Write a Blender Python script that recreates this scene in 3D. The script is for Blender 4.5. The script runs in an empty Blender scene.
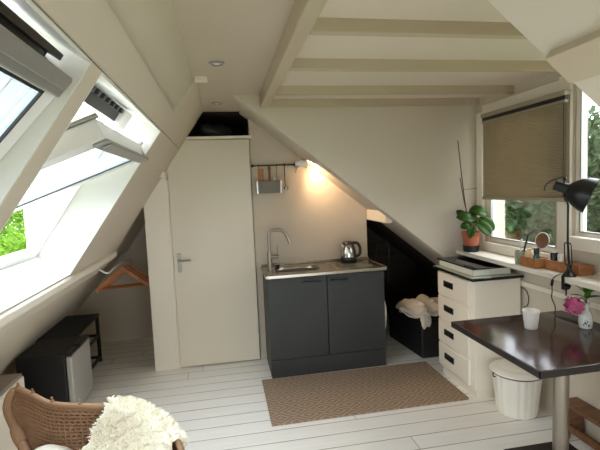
import bpy, bmesh, math, random
from math import sin, cos, pi, radians, sqrt
from mathutils import Vector, Matrix
random.seed(7)
scene = bpy.context.scene
COL = scene.collection

# ------------------------------------------------------------------ materials
def lin(c):
    c /= 255.0
    return c / 12.92 if c <= 0.04045 else ((c + 0.055) / 1.055) ** 2.4
def rgb(r, g, b): return (lin(r), lin(g), lin(b), 1.0)

def new_mat(name):
    m = bpy.data.materials.new(name); m.use_nodes = True
    nt = m.node_tree
    return m, nt, nt.nodes['Principled BSDF']

def N(nt, kind, **kw):
    n = nt.nodes.new(kind)
    for k, v in kw.items():
        if k.startswith('i_'): n.inputs[k[2:].replace('_', ' ')].default_value = v
        else: setattr(n, k, v)
    return n

def plain(name, col, rough=0.5, metal=0.0, noise=0.06, scale=6.0, bump=0.0, bscale=60.0, spec=0.5, stretch=None, **extra):
    """principled material with a faint procedural mottling and optional bump"""
    m, nt, p = new_mat(name)
    p.inputs['Roughness'].default_value = rough
    p.inputs['Metallic'].default_value = metal
    p.inputs['Specular IOR Level'].default_value = spec
    for k, v in extra.items(): p.inputs[k.replace('_', ' ')].default_value = v
    tc = N(nt, 'ShaderNodeTexCoord'); mp = N(nt, 'ShaderNodeMapping')
    if stretch: mp.inputs['Scale'].default_value = stretch
    nt.links.new(tc.outputs['Object'], mp.inputs['Vector'])
    nz = N(nt, 'ShaderNodeTexNoise'); nz.inputs['Scale'].default_value = scale; nz.inputs['Detail'].default_value = 4
    nt.links.new(mp.outputs['Vector'], nz.inputs['Vector'])
    mx = N(nt, 'ShaderNodeMix', data_type='RGBA')
    mx.inputs['A'].default_value = tuple(c * (1 - noise) for c in col[:3]) + (1,)
    mx.inputs['B'].default_value = tuple(min(1, c * (1 + noise)) for c in col[:3]) + (1,)
    nt.links.new(nz.outputs['Fac'], mx.inputs['Factor'])
    nt.links.new(mx.outputs['Result'], p.inputs['Base Color'])
    if bump:
        n2 = N(nt, 'ShaderNodeTexNoise'); n2.inputs['Scale'].default_value = bscale; n2.inputs['Detail'].default_value = 3
        nt.links.new(mp.outputs['Vector'], n2.inputs['Vector'])
        b = N(nt, 'ShaderNodeBump'); b.inputs['Strength'].default_value = bump; b.inputs['Distance'].default_value = 0.004
        nt.links.new(n2.outputs['Fac'], b.inputs['Height'])
        nt.links.new(b.outputs['Normal'], p.inputs['Normal'])
    return m

def wood(name, c1, c2, rough=0.5, axis=(1, 12, 12), scale=4.0):
    m, nt, p = new_mat(name)
    p.inputs['Roughness'].default_value = rough
    tc = N(nt, 'ShaderNodeTexCoord'); mp = N(nt, 'ShaderNodeMapping')
    mp.inputs['Scale'].default_value = axis
    nt.links.new(tc.outputs['Object'], mp.inputs['Vector'])
    nz = N(nt, 'ShaderNodeTexNoise'); nz.inputs['Scale'].default_value = scale
    nz.inputs['Detail'].default_value = 6; nz.inputs['Distortion'].default_value = 0.6
    nt.links.new(mp.outputs['Vector'], nz.inputs['Vector'])
    r = N(nt, 'ShaderNodeValToRGB')
    r.color_ramp.elements[0].position = 0.3; r.color_ramp.elements[0].color = c1
    r.color_ramp.elements[1].position = 0.7; r.color_ramp.elements[1].color = c2
    nt.links.new(nz.outputs['Fac'], r.inputs['Fac'])
    nt.links.new(r.outputs['Color'], p.inputs['Base Color'])
    return m

def floor_mat():
    m, nt, p = new_mat('painted_planks')
    tc = N(nt, 'ShaderNodeTexCoord'); sx = N(nt, 'ShaderNodeSeparateXYZ')
    nt.links.new(tc.outputs['Object'], sx.inputs[0])
    def M(op, a, b=None):
        n = N(nt, 'ShaderNodeMath', operation=op)
        for i, v in enumerate((a, b)):
            if v is None: continue
            if isinstance(v, (int, float)): n.inputs[i].default_value = v
            else: nt.links.new(v, n.inputs[i])
        return n.outputs[0]
    W = 0.136
    v = M('DIVIDE', M('ADD', sx.outputs['Y'], 20.03), W)
    fr = M('FRACT', v); row = M('FLOOR', v)
    edge = M('MINIMUM', fr, M('SUBTRACT', 1.0, fr))
    gap = M('LESS_THAN', edge, 0.02)
    wn = N(nt, 'ShaderNodeTexWhiteNoise', noise_dimensions='1D'); nt.links.new(row, wn.inputs['W'])
    xs = M('DIVIDE', M('ADD', sx.outputs['X'], M('MULTIPLY', wn.outputs['Value'], 7.0)), 2.6)
    fx = M('FRACT', M('ADD', xs, 20.0))
    butt = M('LESS_THAN', fx, 0.0014)
    anyg = M('MAXIMUM', gap, butt)
    wn2 = N(nt, 'ShaderNodeTexWhiteNoise', noise_dimensions='2D')
    cb = N(nt, 'ShaderNodeCombineXYZ'); nt.links.new(row, cb.inputs[0]); nt.links.new(M('FLOOR', M('ADD', xs, 20.0)), cb.inputs[1])
    nt.links.new(cb.outputs[0], wn2.inputs['Vector'])
    mp = N(nt, 'ShaderNodeMapping'); mp.inputs['Scale'].default_value = (1.2, 14, 1)
    nt.links.new(tc.outputs['Object'], mp.inputs['Vector'])
    nz = N(nt, 'ShaderNodeTexNoise'); nz.inputs['Scale'].default_value = 3.0; nz.inputs['Detail'].default_value = 7
    nt.links.new(mp.outputs['Vector'], nz.inputs['Vector'])
    k = M('ADD', M('MULTIPLY', nz.outputs['Fac'], 0.75), M('MULTIPLY', wn2.outputs['Value'], 0.3))
    r = N(nt, 'ShaderNodeValToRGB')
    r.color_ramp.elements[0].position = 0.15; r.color_ramp.elements[0].color = rgb(233, 229, 223)
    r.color_ramp.elements[1].position = 0.85; r.color_ramp.elements[1].color = rgb(250, 248, 244)
    nt.links.new(k, r.inputs['Fac'])
    mx = N(nt, 'ShaderNodeMix', data_type='RGBA'); mx.inputs['B'].default_value = rgb(92, 84, 74)
    gn = N(nt, 'ShaderNodeTexNoise'); gn.inputs['Scale'].default_value = 2.2
    nt.links.new(tc.outputs['Object'], gn.inputs['Vector'])
    g2 = M('MULTIPLY', anyg, M('ADD', M('MULTIPLY', gn.outputs['Fac'], 0.8), 0.4))
    nt.links.new(g2, mx.inputs['Factor']); nt.links.new(r.outputs['Color'], mx.inputs['A'])
    nt.links.new(mx.outputs['Result'], p.inputs['Base Color'])
    b = N(nt, 'ShaderNodeBump'); b.inputs['Strength'].default_value = 0.5; b.inputs['Distance'].default_value = 0.004
    nt.links.new(M('ADD', M('SUBTRACT', 1.0, anyg), M('MULTIPLY', nz.outputs['Fac'], 0.12)), b.inputs['Height'])
    nt.links.new(b.outputs['Normal'], p.inputs['Normal'])
    p.inputs['Roughness'].default_value = 0.42
    return m

def rug_mat():
    m, nt, p = new_mat('woven_rug')
    tc = N(nt, 'ShaderNodeTexCoord'); sx = N(nt, 'ShaderNodeSeparateXYZ')
    nt.links.new(tc.outputs['Object'], sx.inputs[0])
    def M(op, a, b=None):
        n = N(nt, 'ShaderNodeMath', operation=op)
        for i, v in enumerate((a, b)):
            if v is None: continue
            if isinstance(v, (int, float)): n.inputs[i].default_value = v
            else: nt.links.new(v, n.inputs[i])
        return n.outputs[0]
    def tri(v, per):   # triangle wave 0..0.5
        f = M('FRACT', M('ADD', M('DIVIDE', v, per), 20.0))
        return M('ABSOLUTE', M('SUBTRACT', f, 0.5))
    a = tri(sx.outputs['X'], 0.20); bb = tri(sx.outputs['Y'], 0.144)
    d = M('ADD', a, bb)                                 # diamonds
    ring = M('FRACT', M('MULTIPLY', d, 4.0))
    line = M('LESS_THAN', ring, 0.36)
    wx = N(nt, 'ShaderNodeTexWave'); wx.inputs['Scale'].default_value = 70; wx.inputs['Distortion'].default_value = 1.2
    nt.links.new(tc.outputs['Object'], wx.inputs['Vector'])
    nz = N(nt, 'ShaderNodeTexNoise'); nz.inputs['Scale'].default_value = 90; nz.inputs['Detail'].default_value = 3
    nt.links.new(tc.outputs['Object'], nz.inputs['Vector'])
    f = M('ADD', M('MULTIPLY', line, 0.55), M('MULTIPLY', M('SUBTRACT', nz.outputs['Fac'], 0.5), 1.1))
    mx = N(nt, 'ShaderNodeMix', data_type='RGBA')
    mx.inputs['A'].default_value = rgb(146, 124, 105); mx.inputs['B'].default_value = rgb(190, 171, 151)
    nt.links.new(f, mx.inputs['Factor'])
    nt.links.new(mx.outputs['Result'], p.inputs['Base Color'])
    b = N(nt, 'ShaderNodeBump'); b.inputs['Strength'].default_value = 0.6; b.inputs['Distance'].default_value = 0.003
    nt.links.new(M('ADD', line, nz.outputs['Fac']), b.inputs['Height'])
    nt.links.new(b.outputs['Normal'], p.inputs['Normal'])
    p.inputs['Roughness'].default_value = 0.95; p.inputs['Specular IOR Level'].default_value = 0.1
    return m

def glass_mat(name, tint=(0.95, 0.955, 0.95), refl=0.10):
    m = bpy.data.materials.new(name); m.use_nodes = True; nt = m.node_tree
    for n in list(nt.nodes): nt.nodes.remove(n)
    o = N(nt, 'ShaderNodeOutputMaterial'); t = N(nt, 'ShaderNodeBsdfTransparent'); g = N(nt, 'ShaderNodeBsdfGlossy')
    t.inputs['Color'].default_value = tint + (1,); g.inputs['Roughness'].default_value = 0.02
    lw = N(nt, 'ShaderNodeLayerWeight'); lw.inputs['Blend'].default_value = 0.25
    nz = N(nt, 'ShaderNodeMath', operation='MULTIPLY_ADD'); nz.inputs[1].default_value = 0.5; nz.inputs[2].default_value = refl * 0.4
    nt.links.new(lw.outputs['Fresnel'], nz.inputs[0])
    mx = N(nt, 'ShaderNodeMixShader')
    nt.links.new(nz.outputs[0], mx.inputs[0]); nt.links.new(t.outputs[0], mx.inputs[1]); nt.links.new(g.outputs[0], mx.inputs[2])
    nt.links.new(mx.outputs[0], o.inputs['Surface'])
    return m

def translucent(name, col, amount=0.35, noise=0.05, rough=0.8):
    m, nt, p = new_mat(name)
    p.inputs['Base Color'].default_value = col; p.inputs['Roughness'].default_value = rough
    p.inputs['Specular IOR Level'].default_value = 0.2
    tc = N(nt, 'ShaderNodeTexCoord'); nz = N(nt, 'ShaderNodeTexNoise'); nz.inputs['Scale'].default_value = 9
    nt.links.new(tc.outputs['Object'], nz.inputs['Vector'])
    mx = N(nt, 'ShaderNodeMix', data_type='RGBA')
    mx.inputs['A'].default_value = tuple(c * (1 - noise * 3) for c in col[:3]) + (1,)
    mx.inputs['B'].default_value = tuple(min(1, c * (1 + noise * 3)) for c in col[:3]) + (1,)
    nt.links.new(nz.outputs['Fac'], mx.inputs['Factor']); nt.links.new(mx.outputs['Result'], p.inputs['Base Color'])
    t = N(nt, 'ShaderNodeBsdfTranslucent'); nt.links.new(mx.outputs['Result'], t.inputs['Color'])
    s = N(nt, 'ShaderNodeMixShader'); s.inputs[0].default_value = amount
    o = nt.nodes['Material Output']
    nt.links.new(p.outputs[0], s.inputs[1]); nt.links.new(t.outputs[0], s.inputs[2]); nt.links.new(s.outputs[0], o.inputs['Surface'])
    return m

def emit(name, col, strength):
    m = bpy.data.materials.new(name); m.use_nodes = True; nt = m.node_tree
    p = nt.nodes['Principled BSDF']
    p.inputs['Base Color'].default_value = col; p.inputs['Emission Color'].default_value = col
    p.inputs['Emission Strength'].default_value = strength
    return m

MT = dict(
    wall=plain('wall_paint', rgb(203, 193, 177), 0.75, noise=0.025, scale=3, bump=0.12, bscale=40, spec=0.25),
    beam=plain('beam_paint_shaded', rgb(186, 172, 149), 0.6, noise=0.03, scale=3, bump=0.08, bscale=30, spec=0.3),  # darkened so the colour carries the shade on the beam fronts
    pale=plain('pale_ceiling_paint', rgb(214, 201, 186), 0.8, noise=0.02, scale=2, spec=0.2),
    ceil=plain('ceiling_paint', rgb(196, 184, 165), 0.8, noise=0.02, scale=2, bump=0.08, bscale=40, spec=0.2),
    gloss=plain('white_gloss_paint', rgb(234, 227, 213), 0.42, noise=0.02, scale=4),
    reveal=plain('white_reveal_paint', rgb(222, 221, 215), 0.45, noise=0.015, scale=4),
    pvc=plain('white_frame', rgb(236, 237, 236), 0.3, noise=0.01, scale=4),
    doorp=plain('door_paint', rgb(222, 214, 196), 0.45, noise=0.02, scale=2),
    shade_wood=wood('shade_dark_boards', rgb(46, 37, 29), rgb(66, 54, 42), 0.8),  # dark brown stands in for deep shade in eaves and storage
    floor=floor_mat(), rug=rug_mat(),
    glass=glass_mat('window_glass'), skyglass=glass_mat('skylight_glass', (0.88, 0.92, 0.94), 0.2),
    seal=plain('black_rubber', rgb(35, 35, 36), 0.6, noise=0.1),
    alu=plain('brushed_aluminium', rgb(168, 168, 164), 0.4, 0.6, noise=0.05, scale=20),
    cab=plain('grey_cabinet_laminate', rgb(46, 49, 48), 0.5, noise=0.02, scale=5),
    cabdark=plain('charcoal_metal', rgb(42, 43, 44), 0.4, 0.3, noise=0.05),
    steel=plain('stainless_steel', rgb(172, 165, 152), 0.27, 0.95, noise=0.05, scale=30, bump=0.04, bscale=200),
    chrome=plain('chrome', rgb(186, 184, 178), 0.2, 1.0, noise=0.03),
    brushed=plain('brushed_steel_tube', rgb(160, 152, 140), 0.32, 0.95, noise=0.08, scale=40, stretch=(1, 1, 0.05)),
    black=plain('black_plastic', rgb(24, 24, 25), 0.4, noise=0.1),
    blackgloss=plain('black_glass', rgb(10, 9, 9), 0.04, noise=0.0, spec=0.7),
    blackmetal=plain('black_enamel', rgb(19, 19, 20), 0.32, noise=0.08),
    blackcloth=plain('black_cloth', rgb(20, 20, 21), 0.9, noise=0.3, scale=12, bump=0.4, bscale=30, spec=0.1),
    fridge=plain('black_fridge_shell', rgb(20, 20, 21), 0.45, noise=0.1),
    silver=plain('silver_fridge_door', rgb(184, 182, 176), 0.42, 0.25, noise=0.04, scale=30),
    dresser=plain('cream_white_paint', rgb(240, 233, 220), 0.45, noise=0.02, scale=4),
    slab=plain('black_worktop', rgb(16, 16, 17), 0.25, noise=0.1),
    greenglass=plain('pale_glass_top', rgb(176, 186, 172), 0.12, noise=0.02),
    hobside=plain('white_hob_side', rgb(226, 226, 214), 0.35, noise=0.01),
    table=wood('dark_table_veneer', rgb(46, 28, 23), rgb(64, 41, 33), 0.13, axis=(1, 9, 9), scale=3),
    tableedge=plain('dark_table_edge', rgb(34, 28, 27), 0.4, noise=0.08),
    iron=plain('dark_cast_iron', rgb(52, 48, 44), 0.55, 0.4, noise=0.1),
    terracotta=plain('terracotta', rgb(176, 96, 66), 0.75, noise=0.12, scale=10),
    leaf=translucent('houseplant_leaf', rgb(58, 88, 34), 0.2, 0.1, 0.4),
    leaf2=translucent('cut_leaf', rgb(92, 138, 52), 0.3, 0.08, 0.45),
    stemg=plain('plant_stem', rgb(84, 96, 50), 0.6, noise=0.1),
    stick=plain('dark_twig', rgb(84, 54, 42), 0.7, noise=0.15),
    blind=translucent('pleated_blind_fabric', rgb(178, 165, 139), 0.30, 0.03),
    blindrail=plain('blind_rail', rgb(164, 154, 134), 0.45, 0.2, noise=0.03),
    rattan=plain('rattan_cane', rgb(144, 112, 86), 0.6, noise=0.28, scale=24, bump=0.5, bscale=90, spec=0.3),
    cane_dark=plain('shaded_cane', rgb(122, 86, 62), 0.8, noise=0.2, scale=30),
    wrap=plain('wrapped_cane', rgb(150, 116, 88), 0.55, noise=0.25, scale=18, bump=0.7, bscale=120, spec=0.3),
    fleece=plain('sheep_fleece', rgb(252, 244, 230), 0.95, noise=0.10, scale=14, spec=0.1),
    cushion=plain('white_cushion', rgb(232, 226, 214), 0.9, noise=0.05, bump=0.3, bscale=60, spec=0.1),
    enamel=plain('cream_enamel', rgb(240, 236, 224), 0.35, noise=0.03),
    plum=plain('plum_band', rgb(84, 44, 52), 0.5, noise=0.1),
    stool=wood('brown_stool_wood', rgb(98, 64, 40), rgb(132, 90, 58), 0.5),
    boxwood=wood('orange_box_wood', rgb(150, 96, 56), rgb(180, 122, 76), 0.5),
    hanger=wood('hanger_wood', rgb(166, 100, 50), rgb(192, 124, 66), 0.45),
    porcelain=plain('porcelain', rgb(214, 216, 212), 0.2, noise=0.05, scale=8),
    bluepaint=plain('blue_glaze', rgb(70, 84, 104), 0.3, noise=0.2, scale=40),
    cup=plain('white_cup', rgb(232, 228, 222), 0.3, noise=0.01, Transmission_Weight=0.0),
    pink=translucent('pink_petal', rgb(230, 104, 150), 0.25, 0.22, 0.6),
    teal=plain('teal_bottle', rgb(28, 84, 92), 0.15, noise=0.1),
    cream=plain('cream_soap', rgb(226, 198, 150), 0.5, noise=0.1),
    jar=plain('pale_green_glass_jar', rgb(176, 182, 160), 0.1, noise=0.05, Transmission_Weight=0.35),
    brownstick=plain('brown_handle', rgb(120, 76, 50), 0.5, noise=0.1),
    whiteplastic=plain('white_plastic', rgb(230, 228, 222), 0.4, noise=0.02),
    cloth=plain('cream_cloth', rgb(212, 203, 190), 0.9, noise=0.06, bump=0.3, bscale=50, spec=0.1),
    bin=plain('black_storage_bin', rgb(16, 19, 19), 0.55, noise=0.1),
    greymetal=plain('grey_metal', rgb(112, 107, 98), 0.5, 0.4, noise=0.05),
    greytop=plain('grey_brown_top', rgb(140, 130, 118), 0.6, noise=0.06),
    bulb=emit('warm_bulb', (1.0, 0.72, 0.42, 1), 8.0),
    bark=plain('tree_bark', rgb(76, 62, 48), 0.9, noise=0.2),
    treed=translucent('dark_tree_leaf', rgb(58, 74, 48), 0.3, 0.15),
    treem=translucent('mid_tree_leaf', rgb(66, 86, 54), 0.35, 0.15),
    treep=translucent('pale_shrub_leaf', rgb(122, 136, 110), 0.35, 0.15),
    treeb=translucent('bright_tree_leaf', rgb(86, 120, 34), 0.4, 0.15),
    lawn=plain('lawn_green', rgb(86, 104, 60), 0.9, noise=0.2, scale=2),
)

# ------------------------------------------------------------------ mesh builder
class MB:
    def __init__(s): s.v = []; s.f = []; s.m = []
    def add(s, vs, fs, mat=0):
        o = len(s.v); s.v += [Vector(v) for v in vs]
        for f in fs: s.f.append([o + i for i in f]); s.m.append(mat)
        return s
    def box(s, x0, x1, y0, y1, z0, z1, mat=0, M=None):
        vs = [Vector((x, y, z)) for z in (z0, z1) for y in (y0, y1) for x in (x0, x1)]
        if M is not None: vs = [M @ v for v in vs]
        return s.add(vs, [(0, 2, 3, 1), (4, 5, 7, 6), (0, 1, 5, 4), (2, 6, 7, 3), (0, 4, 6, 2), (1, 3, 7, 5)], mat)
    def prism(s, pts, a, b, axis='y', mat=0):
        def mk(p, t):
            if axis == 'y': return (p[0], t, p[1])
            if axis == 'x': return (t, p[0], p[1])
            return (p[0], p[1], t)
        n = len(pts); vs = [mk(p, a) for p in pts] + [mk(p, b) for p in pts]
        fs = [tuple(range(n)), tuple(range(2 * n - 1, n - 1, -1))]
        for i in range(n): fs.append((i, n + i, n + (i + 1) % n, (i + 1) % n))
        return s.add(vs, fs, mat)
    def tube(s, pts, r, seg=10, mat=0, closed=False, cap=True):
        pts = [Vector(p) for p in pts]; n = len(pts)
        rs = r if isinstance(r, (list, tuple)) else [r] * n
        tang = []
        for i in range(n):
            if closed: t = pts[(i + 1) % n] - pts[i - 1]
            else: t = pts[min(i + 1, n - 1)] - pts[max(i - 1, 0)]
            tang.append(t.normalized() if t.length > 1e-9 else Vector((0, 0, 1)))
        ref = Vector((0, 0, 1)) if abs(tang[0].z) < 0.9 else Vector((1, 0, 0))
        u = tang[0].cross(ref).normalized(); vs = []
        for i in range(n):
            u = u - tang[i] * u.dot(tang[i])
            u = u.normalized() if u.length > 1e-6 else tang[i].orthogonal().normalized()
            w = tang[i].cross(u)
            for k in range(seg):
                a = 2 * pi * k / seg
                vs.append(pts[i] + (u * cos(a) + w * sin(a)) * rs[i])
        fs = []
        for i in range(n if closed else n - 1):
            j = (i + 1) % n
            for k in range(seg):
                k2 = (k + 1) % seg
                fs.append((i * seg + k, i * seg + k2, j * seg + k2, j * seg + k))
        if cap and not closed:
            fs.append(tuple(range(seg - 1, -1, -1))); fs.append(tuple((n - 1) * seg + k for k in range(seg)))
        return s.add(vs, fs, mat)
    def lathe(s, prof, c=(0, 0, 0), seg=32, mat=0, M=None, ripple=None, cap=True):
        vs = []; n = len(prof)
        for i, (r, z) in enumerate(prof):
            for k in range(seg):
                a = 2 * pi * k / seg
                rr = r if ripple is None else r * (1 + ripple(i, a))
                p = Vector((rr * cos(a), rr * sin(a), z))
                vs.append(M @ p if M is not None else p + Vector(c))
        fs = []
        for i in range(n - 1):
            for k in range(seg):
                k2 = (k + 1) % seg
                fs.append((i * seg + k, i * seg + k2, (i + 1) * seg + k2, (i + 1) * seg + k))
        if cap and prof[0][0] > 1e-6: fs.append(tuple(range(seg - 1, -1, -1)))
        if cap and prof[-1][0] > 1e-6: fs.append(tuple((n - 1) * seg + k for k in range(seg)))
        return s.add(vs, fs, mat)
    def sphere(s, c, r, seg=16, mat=0, sc=(1, 1, 1)):
        prof = [(max(1e-7, r * sin(pi * i / (seg // 2))), -r * cos(pi * i / (seg // 2))) for i in range(seg // 2 + 1)]
        M = Matrix.Translation(Vector(c)) @ Matrix.Diagonal((*sc, 1))
        return s.lathe(prof, seg=seg, mat=mat, M=M)
    def grid(s, P, mat=0, closed_u=False):
        """P[i][j] points"""
        a = len(P); b = len(P[0]); vs = [p for row in P for p in row]; fs = []
        for i in range(a if closed_u else a - 1):
            for j in range(b - 1):
                i2 = (i + 1) % a
                fs.append((i * b + j, i2 * b + j, i2 * b + j + 1, i * b + j + 1))
        return s.add(vs, fs, mat)
    def build(s, name, mats, parent=None, bevel=0.0, smooth=True, angle=35, kind=None, fix=True, solid=0.0, subsurf=0, seg=2):
        me = bpy.data.meshes.new(name)
        off = Vector((0, 0, 0))
        p = parent
        while p is not None: off += p.location; p = p.parent
        me.from_pydata([tuple(v - off) for v in s.v], [], s.f)
        if not isinstance(mats, (list, tuple)): mats = [mats]
        for m in mats: me.materials.append(m)
        for i, poly in enumerate(me.polygons): poly.material_index = s.m[i]
        if fix:
            bm = bmesh.new(); bm.from_mesh(me)
            bmesh.ops.remove_doubles(bm, verts=bm.verts, dist=1e-6)
            bmesh.ops.recalc_face_normals(bm, faces=bm.faces)
            bm.to_mesh(me); bm.free()
        if smooth:
            for poly in me.polygons: poly.use_smooth = True
            me.set_sharp_from_angle(angle=radians(angle))
        me.update()
        o = bpy.data.objects.new(name, me); COL.objects.link(o)
        if parent is not None: o.parent = parent
        if solid:
            md = o.modifiers.new('solid', 'SOLIDIFY'); md.thickness = solid; md.offset = 0
        if subsurf:
            md = o.modifiers.new('sub', 'SUBSURF'); md.levels = md.render_levels = subsurf
        if bevel:
            md = o.modifiers.new('bevel', 'BEVEL'); md.width = bevel; md.segments = seg
            md.limit_method = 'ANGLE'; md.angle_limit = radians(40)
        if kind: o['kind'] = kind
        return o

def tag(o, label, cat, group=None, kind=None):
    o['label'] = label; o['category'] = cat
    if group: o['group'] = group
    if kind: o['kind'] = kind
    return o
def thing(name, loc, label, cat, group=None):
    o = bpy.data.objects.new(name, None); COL.objects.link(o)
    o.location = loc; o.empty_display_size = 0.05
    return tag(o, label, cat, group)
def struct(mb, name, mats, parent=None, **kw):
    o = mb.build(name, mats, parent, **kw)
    if parent is None: o['kind'] = 'structure'
    return o
def copy_tree(o, parent=None):
    c = o.copy(); COL.objects.link(c)
    if parent is not None: c.parent = parent
    for ch in list(o.children): copy_tree(ch, c)
    return c
def catmull(pts, n=8):
    pts = [Vector(p) for p in pts]; out = []
    for i in range(len(pts) - 1):
        p0 = pts[max(i - 1, 0)]; p1 = pts[i]; p2 = pts[i + 1]; p3 = pts[min(i + 2, len(pts) - 1)]
        for k in range(n):
            t = k / n
            out.append(0.5 * ((2 * p1) + (p2 - p0) * t + (2 * p0 - 5 * p1 + 4 * p2 - p3) * t * t + (3 * p1 - p0 - 3 * p2 + p3) * t ** 3))
    out.append(pts[-1]); return out

# ------------------------------------------------------------------ camera
yaw, pitch, roll = 0.173198347, -0.0843257535, -0.0427444399
fwd = Vector((sin(yaw) * cos(pitch), cos(yaw) * cos(pitch), sin(pitch)))
rt = Vector((cos(yaw), -sin(yaw), 0)); up = rt.cross(fwd)
r2 = rt * cos(roll) + up * sin(roll); u2 = -rt * sin(roll) + up * cos(roll)
cam_d = bpy.data.cameras.new('camera'); cam = bpy.data.objects.new('camera', cam_d); COL.objects.link(cam)
cam_d.sensor_width = 36; cam_d.lens = 434.9 / 600 * 36; cam_d.clip_start = 0.05; cam_d.clip_end = 200
Mc = Matrix.Identity(4)
for i in range(3):
    Mc[i][0] = r2[i]; Mc[i][1] = u2[i]; Mc[i][2] = -fwd[i]
Mc[2][3] = 1.55
cam.matrix_world = Mc
scene.camera = cam

# ------------------------------------------------------------------ room shell
YB, YF = 4.85, -2.5            # far gable, wall behind the camera
SL = 1.45; ZC = 2.245
def S(x): return 2.249 + SL * (x + 0.14)
NL = Vector((-0.823, 0, 0.568))
def SP(x, d): return (x + NL.x * d, S(x) + NL.z * d)
def strip(mb, x0, x1, y0, y1, d0=0.0, d1=0.245, mat=0):
    mb.prism([SP(x0, d0), SP(x1, d0), SP(x1, d1), SP(x0, d1)], y0, y1, 'y', mat)
def ZR(x, off=0.05): return 2.232 + off - 0.806 * (x - 0.138)

b = MB(); b.box(-2.0, 3.1, YF, YB, -0.05, 0.0)
struct(b, 'floor', MT['floor'])
b = MB(); b.box(-0.2, 0.31, YF, 3.93, ZC, ZC + 0.06)
struct(b, 'ceiling', MT['ceil'])
b = MB(); b.box(0.31, 2.2, 0.74, 3.37, 2.203, 2.263)
struct(b, 'ceiling_dormer', MT['pale'])

# left roof slope with two skylight openings and an added third for fill light
O0 = (-1.75, -0.35); O1 = (0.04, 1.34); O2 = (1.44, 2.74); XT, XBt = -0.3525, -0.930; FD = 0.19
b = MB()
strip(b, XT, -0.275, YF, 3.88, -0.02)
strip(b, -0.275, -0.10, YF, 2.80, 0.0)
strip(b, -0.275, -0.115, 2.80, 3.88, -0.02)
strip(b, -1.03, XBt, YF, 3.88, -0.02)
for y0, y1 in ((YF, O0[0]), (O0[1], O1[0]), (O1[1], O2[0]), (O2[1], 3.88)):
    strip(b, XBt, XT, y0, y1, -0.02)
strip(b, -1.03, -0.325, 3.88, YB, 0.0)
struct(b, 'wall_left', MT['wall'], bevel=0.003)
b = MB(); b.prism([(-1.0, 1.03), (-1.9, -0.02), (-2.1, 0.05), (-1.2, 1.2)], YF, YB)
struct(b, 'wall_left_low', MT['wall'])
b = MB(); b.prism([(-1.06, 1.015), (-0.945, 1.015), (-0.902, 1.045), (-0.900, 1.082), (-0.915, 1.092), (-1.06, 1.10)], YF, 3.86)
struct(b, 'trim_1', MT['gloss'], bevel=0.006)
# small batten where the upper lining stops at the ceiling
b = MB(); b.box(-0.125, -0.05, 2.74, 2.80, ZC - 0.022, ZC + 0.005)
struct(b, 'trim_2', MT['gloss'])
# short purlin end over the closet post
b = MB(); b.prism([(-0.66, 1.815), (-0.47, 1.745), (-0.45, 1.725), (-0.45, 1.67), (-0.66, 1.745)], 3.73, 3.90)
struct(b, 'trim_3', MT['gloss'], bevel=0.012, seg=3)

# right roof slope (near and far of the dormer)
b = MB(); b.prism([(0.15, ZR(0.15)), (3.05, ZR(3.05)), (3.2, ZR(3.05)), (0.15, ZR(0.15) + 0.15)], 3.32, 4.0)
struct(b, 'wall_right_slope_far', MT['wall'])
b = MB(); b.prism([(0.12, ZR(0.12, 0)), (3.0, ZR(3.0, 0)), (3.2, ZR(3.0, 0)), (0.12, ZR(0.12, 0) + 0.15)], YF, 0.82)
struct(b, 'wall_right_slope_near', MT['wall'])
b = MB(); b.prism([(0.12, ZR(0.12, -0.02) + 0.05), (2.9, ZR(2.9, 0) + 0.05), (2.9, 2.4), (0.12, 2.4)], 0.72, 0.81)
struct(b, 'wall_dormer_near', MT['wall'])
# purlin along the near slope
b = MB()
P0 = Vector((0.668, 0, ZR(0.668, 0))); dd = Vector((0.779, 0, -0.627)); nn = Vector((-0.627, 0, -0.779))
pp = [P0, P0 + nn * 0.022, P0 + dd * 0.078 + nn * 0.022, P0 + dd * 0.078 - nn * 0.05, P0 - nn * 0.05]
b.prism([(p.x, p.z) for p in pp], YF, 0.80)
struct(b, 'trim_4', MT['beam'], bevel=0.002)

# dormer cheek facing the camera
b = MB()
b.prism([(0.10, 2.262), (2.06, ZR(2.06, 0)), (2.30, ZR(2.06, 0)), (2.30, 2.45), (0.10, 2.45)], 3.25, 3.38)
b.prism([(2.06, 0), (3.1, 0), (2.30, ZR(2.06, 0)), (2.06, ZR(2.06, 0))], 3.25, 3.38)
struct(b, 'wall_dormer_far', MT['wall'], bevel=0.012, seg=3)

# window wall of the dormer
XW = 2.05
W1 = (2.36, 3.15, 1.065, 2.06); W2 = (0.95, 2.265, 1.195, 2.10)
b = MB()
b.box(XW, 2.14, 0.72, 3.25, 0, W1[2])
b.box(XW, 2.14, 0.72, W1[0], W1[2], W2[2])
b.box(XW, 2.14, W2[1], W1[0], W2[2], 2.3)
b.box(XW, 2.14, W1[1], 3.25, W1[2], 2.3)
b.box(XW, 2.14, W1[0], W1[1], W1[3], 2.3)
b.box(XW, 2.14, 0.72, W2[0], W2[2], 2.3)
b.box(XW, 2.14, W2[0], W2[1], W2[3], 2.3)
struct(b, 'wall_right', MT['wall'])
# sill board
b = MB(); b.box(1.85, XW + 0.002, 0.9, 3.248, 0.962, 0.995)
struct(b, 'trim_5', MT['gloss'], bevel=0.005)
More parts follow.
